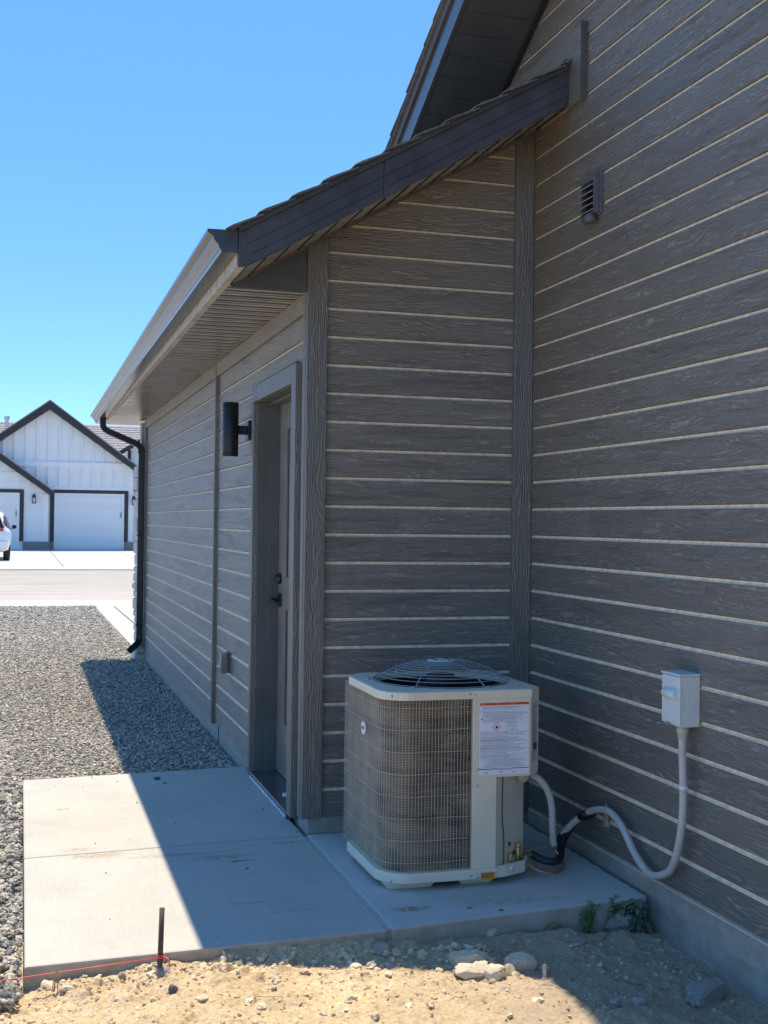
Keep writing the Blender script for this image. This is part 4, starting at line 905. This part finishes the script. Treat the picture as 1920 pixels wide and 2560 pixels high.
stick([(.51, -1.93, .004), (.56, -1.95, .016), (.60, -2.02, .004)], .0018, 'curved pale stem at the bottom edge of the shade')
stick([(.62, -1.36, .003), (.66, -1.39, .004), (.74, -1.385, .003), (.78, -1.41, .003)], .0014, 'crooked thin twig in the shaded dirt below the dry grass')
stick([(.19, -1.475, .03), (.2, -1.48, .05), (.205, -1.478, .07)], .0012, 'upright dry straw on top of the clod heap')
for x_, y_, s_, lb in ((.34, -1.19, 4, 'curled red brown leaf on the pad below the condenser foot'), (.445, -1.245, 5, 'dry rust leaf near the pad front edge')):
    b = MB(); leafblade(b, (x_, y_, .004), (.9, .2, .25), .03, .012, .5); solo(b, 'leaf', 'leaf_litter', lb, 'leaf', (x_, y_, .004))
b = MB(); b.add([(.02, .60, .038), (.09, .57, .0385), (.10, .62, .045), (.085, .68, .0385), (.03, .66, .044)], [(0, 1, 2), (0, 2, 4), (2, 3, 4)]); solo(b, 'paper_scrap', 'tape_white', 'crumpled white printed paper scrap on the door threshold', 'paper', (.06, .63, .038))

# ------------------------------------------------------------------ neighbour house
nb = empty('neighbour_house', (0, 55.2, -.1), 'white board and batten house with black gable trim across the road', 'house')
def P3(x, z, y): return (x, y, z)
YM, YW = 55.2, 54.7
pk, pz = -.05, 7.05; s1 = .735
def gable(b, xc, zc, xl, xr, zb, y, dep, s_=s1): b.prism([P3(xl, zb, y), P3(xr, zb, y), P3(xr, zc-s_*(xr-xc), y), P3(xc, zc, y), P3(xl, zc-s_*(xc-xl), y)], (0, dep, 0))
b = MB(); gable(b, pk, pz-.25, -4.0, 3.95, -.1, YM, 8); b.build('front_wall', 'white_paint', nb)
wx, wz = -5.05, 6.45
b = MB(); gable(b, wx, wz-.2, -9.8, -.06, -.1, YW, 8, .72); b.build('wing_wall', 'white_paint', nb)
# battens (boards and bands) on the gable walls
b = MB()
x_ = -3.72
while x_ < 3.9:
    top = pz-.25-s1*abs(x_-pk)-.12
    if top > 4.2: b.box(x_-.035, x_+.035, YM-.07, YM, 4.15, top)
    b.box(x_-.035, x_+.035, YM-.07, YM, 2.95, min(3.9, max(2.96, top)))
    x_ += .52
b.box(-3.9, 3.9, YM-.09, YM, 3.9, 4.15); b.box(-.05, 3.9, YM-.046, YM, 2.82, 2.95); b.build('batten', 'white_vinyl', nb)
b = MB(); x_ = -9.2
while x_ < -.4:
    top = wz-.2-.72*abs(x_-wx)-.1
    b.box(x_-.03, x_+.03, YW-.04, YW, 2.9, min(3.35, max(2.91, top)))
    if top > 3.7: b.box(x_-.03, x_+.03, YW-.04, YW, 3.6, top)
    x_ += .52
b.box(-8.6, -1.3, YW-.045, YW, 3.36, 3.6); b.box(-1.0, -.92, YW-.04, YW, .3, 3.2); b.box(-.32, -.06, YW-.045, YW, .3, 2.6); b.build('batten', 'white_vinyl', nb)
def rake(b, xc, zc, xe, s_, y, th=.33, dep=.45):
    e = 1 if xe > xc else -1; ze = zc-s_*abs(xe-xc); b.prism([P3(xc, zc, y), P3(xe, ze, y), P3(xe, ze-th*.85, y), P3(xc, zc-th*1.2, y)], (0, dep, 0))
b = MB(); rake(b, pk, pz, 4.15, s1, YM-.45); b.build('gable_trim', 'black_trim', nb)
b = MB(); rake(b, pk, pz, -4.4, s1, YM-.451); b.build('gable_trim', 'black_trim', nb)
b = MB(); rake(b, wx, wz, .12, .72, YW-.4, dep=.4); b.build('gable_trim', 'black_trim', nb)
b = MB(); rake(b, wx, wz, -10.2, .72, YW-.401, dep=.4); b.build('gable_trim', 'black_trim', nb)
b = MB(); b.prism([P3(pk, pz+.06, YM-.48), P3(4.2, pz+.06-s1*4.25, YM-.48), P3(4.2, pz-.0-s1*4.25, YM-.48), P3(pk, pz, YM-.48), P3(-4.4, pz-s1*4.35, YM-.48), P3(-4.4, pz+.06-s1*4.35, YM-.48)], (0, 9, 0))
b.prism([P3(wx, wz+.06, YW-.43), P3(.16, wz+.06-.72*5.21, YW-.43), P3(.16, wz-.72*5.21, YW-.43), P3(wx, wz, YW-.43), P3(-10.2, wz-.72*5.15, YW-.43), P3(-10.2, wz+.06-.72*5.15, YW-.43)], (0, 9, 0))
b.build('gable_roof', 'asphalt_shingle', nb)
b = MB(); y0, z0, y1, z1 = 56.2, 2.9, 64., 6.66; n_ = 26
for i in range(n_):
    a, c = i/n_, (i+1)/n_; b.prism([(-14, y0+(y1-y0)*a, z0+(z1-z0)*a+.03), (-14, y0+(y1-y0)*c, z0+(z1-z0)*c), (-14, y0+(y1-y0)*c, z0+(z1-z0)*c-.1), (-14, y0+(y1-y0)*a, z0+(z1-z0)*a-.1)], (28, 0, 0))
b.prism([(-14, 64, 6.66), (-14, 72, 2.9), (-14, 72, 2.8), (-14, 64, 6.56)], (28, 0, 0)); b.build('main_roof', 'asphalt_shingle', nb)
b = MB(); b.box(-13.5, 13.5, 56.6, 71, -.1, 2.88); b.build('rear_wall', 'white_paint', nb)
b = MB(); b.cyl((-2.08, 60, 4.6), (-2.08, 60, 6.58), .1); b.cyl((-2.08, 60, 6.5), (-2.08, 60, 6.66), .15); b.build('flue', 'steel', nb)
b = MB(); b.prism([P3(3.0, 4.62, 57), P3(4.6, 5.62, 57), P3(6.2, 4.62, 57), P3(6.2, 4.38, 57), P3(4.6, 5.36, 57), P3(3.0, 4.38, 57)], (0, .3, 0)); b.box(3.82, 3.98, 57.05, 57.25, 2.9, 4.95); b.box(3.2, 3.9, 57.06, 57.2, 4.1, 4.25); b.build('porch_truss', 'black_trim', nb)
b = MB(); b.prism([P3(4.0, 4.95, 57.3), P3(4.6, 5.3, 57.3), P3(6.0, 4.4, 57.3), P3(6., 2.5, 57.3), P3(4.0, 2.5, 57.3)], (0, .3, 0)); b.build('porch_wall', 'white_paint', nb)
def garage(xl, xr, zt, y, wl=.19):
    b = MB(); b.box(xl-wl, xl, y-.07, y, .32 if xl > -1 else .32, zt+.16); b.box(xr, xr+wl, y-.07, y, .32, zt+.16); b.box(xl, xr, y-.07, y, zt, zt+.16); g_ = b.build('garage_surround', 'black_trim', nb)
    b = MB(); b.box(xl, xl+.1, y-.05, y, -.06, zt); b.box(xr-.1, xr, y-.05, y, -.06, zt); b.box(xl+.1, xr-.1, y-.05, y, zt-.1, zt); b.build('jamb', 'white_vinyl', g_)
    b = MB(); h = (zt-.1+.06)/5
    for i in range(5):
        z0 = -.06+i*h; b.box(xl+.1, xr-.1, y-.02, y, z0, z0+h-.03)
        m_ = 4; wd = (xr-xl-.2)/m_
        for j in range(m_):
            for q in ((z0+.1, z0+.112), (z0+h-.12, z0+h-.108)): b.box(xl+.1+wd*j+.08, xl+.1+wd*(j+1)-.08, y-.045, y-.02, *q)
    gdo = b.build('garage_door', 'white_paint', nb)
    b = MB(); b.box(xr-.17, xr-.14, y-.06, y-.03, 1.5, 1.75); b.build('door_handle', 'black_metal', gdo)
garage(.22, 3.53, 2.65, YM-.0); garage(-4.5, -1.38, 2.62, YW)
for q in ((-1.22, .0, YW-.05, YW, -.1, .31), (.003, .2, YM-.05, YM, -.1, .31), (3.55, 4.1, YM-.05, YM, -.1, .31)): b = MB(); b.box(*q); b.build('pier', 'pier_c', nb)
for i, (x_, y_) in enumerate(((-.73, YW), (3.98, YM))):
    L_ = empty('lantern', (x_, y_-.1, 2.3), ('black lantern between the two garage doors of the white house', 'black lantern right of the white garage door, nearest the downspout')[i], 'wall lantern', 'lanterns on the white house')
    b = MB(); b.box(x_-.11, x_+.11, y_-.06, y_, 2.12, 2.62); b.build('back_board', 'white_vinyl', L_)
    b = MB(); b.lathe([(.0, .3), (.03, .27), (.07, .22), (.09, .12), (.1, .1), (0, .1)], (x_, y_-.16, 2.3), 'z', 16); b.bar((x_, y_-.06, 2.5), (x_, y_-.16, 2.55), .03, .03)
    for a_ in (-.075, .075):
        for c_ in (-.075, .075): b.box(x_+a_-.01, x_+a_+.01, y_-.16+c_-.01, y_-.16+c_+.01, 2.15, 2.4)
    b.box(x_-.09, x_+.09, y_-.25, y_-.07, 2.12, 2.15); b.build('lantern_frame', 'black_trim', L_)
    b = MB(); b.box(x_-.06, x_+.06, y_-.22, y_-.1, 2.16, 2.38); b.build('lantern_glass', 'lantern_glass', L_)

# ------------------------------------------------------------------ parked car (seen from behind, only its right flank in frame)
CX, CY = -2.56, 39.3
car = empty('parked_car', (CX, CY+2.2, -.09), 'white SUV parked on the driveway across the road, cut by the left edge', 'car')
g0 = -.09
def sect(y, zb, zs, zt, wb, ws, wt):       # half section: sill, shoulder, roof
    hs = [(0, zb), (wb*.75, zb), (wb, zb+.08), (ws, (zb+zs)/2+.05), (ws*.985, zs), (wt*1.08, zs+(zt-zs)*.5 if zt-zs > .1 else zs+.03), (wt, zt-.05), (wt*.8, zt), (0, zt+.012)]
    return [(CX+a, CY+y, g0+z) for a, z in hs]+[(CX-a, CY+y, g0+z) for a, z in hs[::-1][1:-1]]
S_ = [(.0, .42, .95, 1.0, .7, .82, .72), (.05, .34, 1.02, 1.12, .8, .9, .78), (.25, .3, 1.06, 1.52, .84, .92, .66), (.5, .3, 1.06, 1.68, .85, .93, .62), (1.2, .3, 1.04, 1.74, .86, .93, .64), (2.2, .3, 1.03, 1.74, .86, .93, .64), (2.75, .3, 1.02, 1.6, .86, .93, .6), (3.3, .3, 1.0, 1.12, .86, .92, .7), (4.1, .32, .93, 1.0, .84, .88, .7), (4.45, .36, .8, .86, .78, .8, .66), (4.6, .42, .6, .66, .66, .7, .5)]
b = MB(); b.smooth = True; rings = [sect(*q) for q in S_]; k_ = len(rings[0]); vs = [v for r_ in rings for v in r_]
fs = [(i*k_+j, i*k_+(j+1) % k_, (i+1)*k_+(j+1) % k_, (i+1)*k_+j) for i in range(len(rings)-1) for j in range(k_)]+[tuple(range(k_))[::-1], tuple(range((len(rings)-1)*k_, len(rings)*k_))]
b.add(vs, fs); body = b.build('body', 'car_white', car)
b = MB()
for e in (1, -1):
    for y0, y1 in ((.55, 1.25), (1.32, 2.15), (2.22, 2.8)):
        t0 = 1.56 if y1 < 2.6 else 1.55; b.prism([(CX+e*.915, CY+y0, g0+1.07), (CX+e*.915, CY+y1+(.25 if y1 > 2.6 else 0), g0+1.07), (CX+e*.73, CY+y1-.05, g0+t0), (CX+e*.73, CY+y0+.05, g0+t0)], (e*.012, 0, 0))
    b.prism([(CX+e*.80, CY+.16, g0+1.1), (CX+e*.875, CY+.5, g0+1.1), (CX+e*.69, CY+.5, g0+1.6), (CX+e*.66, CY+.3, g0+1.55)], (e*.02, -.02, 0))
b.prism([(CX-.7, CY+.03, g0+1.14), (CX+.7, CY+.03, g0+1.14), (CX+.56, CY+.2, g0+1.56), (CX-.56, CY+.2, g0+1.56)], (0, -.02, 0)); b.build('window', 'glass_dark', car)
b = MB(); b.prism([(CX-.84, CY-.06, g0+.42), (CX+.84, CY-.06, g0+.42), (CX+.9, CY+.1, g0+.42), (CX+.9, CY+.1, g0+.74), (CX+.84, CY-.06, g0+.7), (CX-.84, CY-.06, g0+.7)], (0, .1, 0)) if False else b.box(CX-.82, CX+.82, CY-.07, CY+.1, g0+.42, g0+.70)
b.build('bumper', 'car_white', car, .04)
for e in (1, -1):
    b = MB(); b.box(CX+e*.70-.035, CX+e*.70+.035, CY+.16, CY+.26, g0+1.2, g0+1.42); b.build('tail_light', 'tail_red', car, .03)
    b = MB(); b.prism([(CX+e*.93, CY+2.62, g0+1.1), (CX+e*1.1, CY+2.6, g0+1.12), (CX+e*1.11, CY+2.6, g0+1.24), (CX+e*.97, CY+2.62, g0+1.26)], (0, .1, 0)); b.build('wing_mirror', 'lamp_black', car, .015)
for e in (1, -1):
    for yy in (.85, 3.55):
        b = MB(); b.smooth = True; c_ = (CX+e*.78, CY+yy, g0+.36); b.lathe([(.2, .11), (.34, .105), (.36, .07), (.36, -.07), (.34, -.105), (.2, -.11)], c_, 'x', 28); wh = b.build('wheel', 'rubber', car)
        b = MB(); b.lathe([(0, .09*e), (.06, .1*e), (.21, .09*e), (.215, .0), (0, .0)], c_, 'x', 20); b.build('rim', 'steel', wh)
b = MB(); dcx, dcz = CX+.555, g0+1.06; rD = .135
for i in range(5):
    za = dcz+rD-2*rD*i/8.*1.0; zb_ = za-2*rD/16.; h0 = math.sqrt(max(rD**2-(za-dcz)**2, .0001)); h1 = math.sqrt(max(rD**2-(zb_-dcz)**2, .0001)); b.prism([(dcx-h0, CY-.078+.07, za), (dcx+h0, CY-.078+.07, za), (dcx+h1, CY-.078+.07, zb_), (dcx-h1, CY-.078+.07, zb_)], (0, .06, 0))
b.build('round_decal', 'tail_red', car)
bpy.context.view_layer.update()
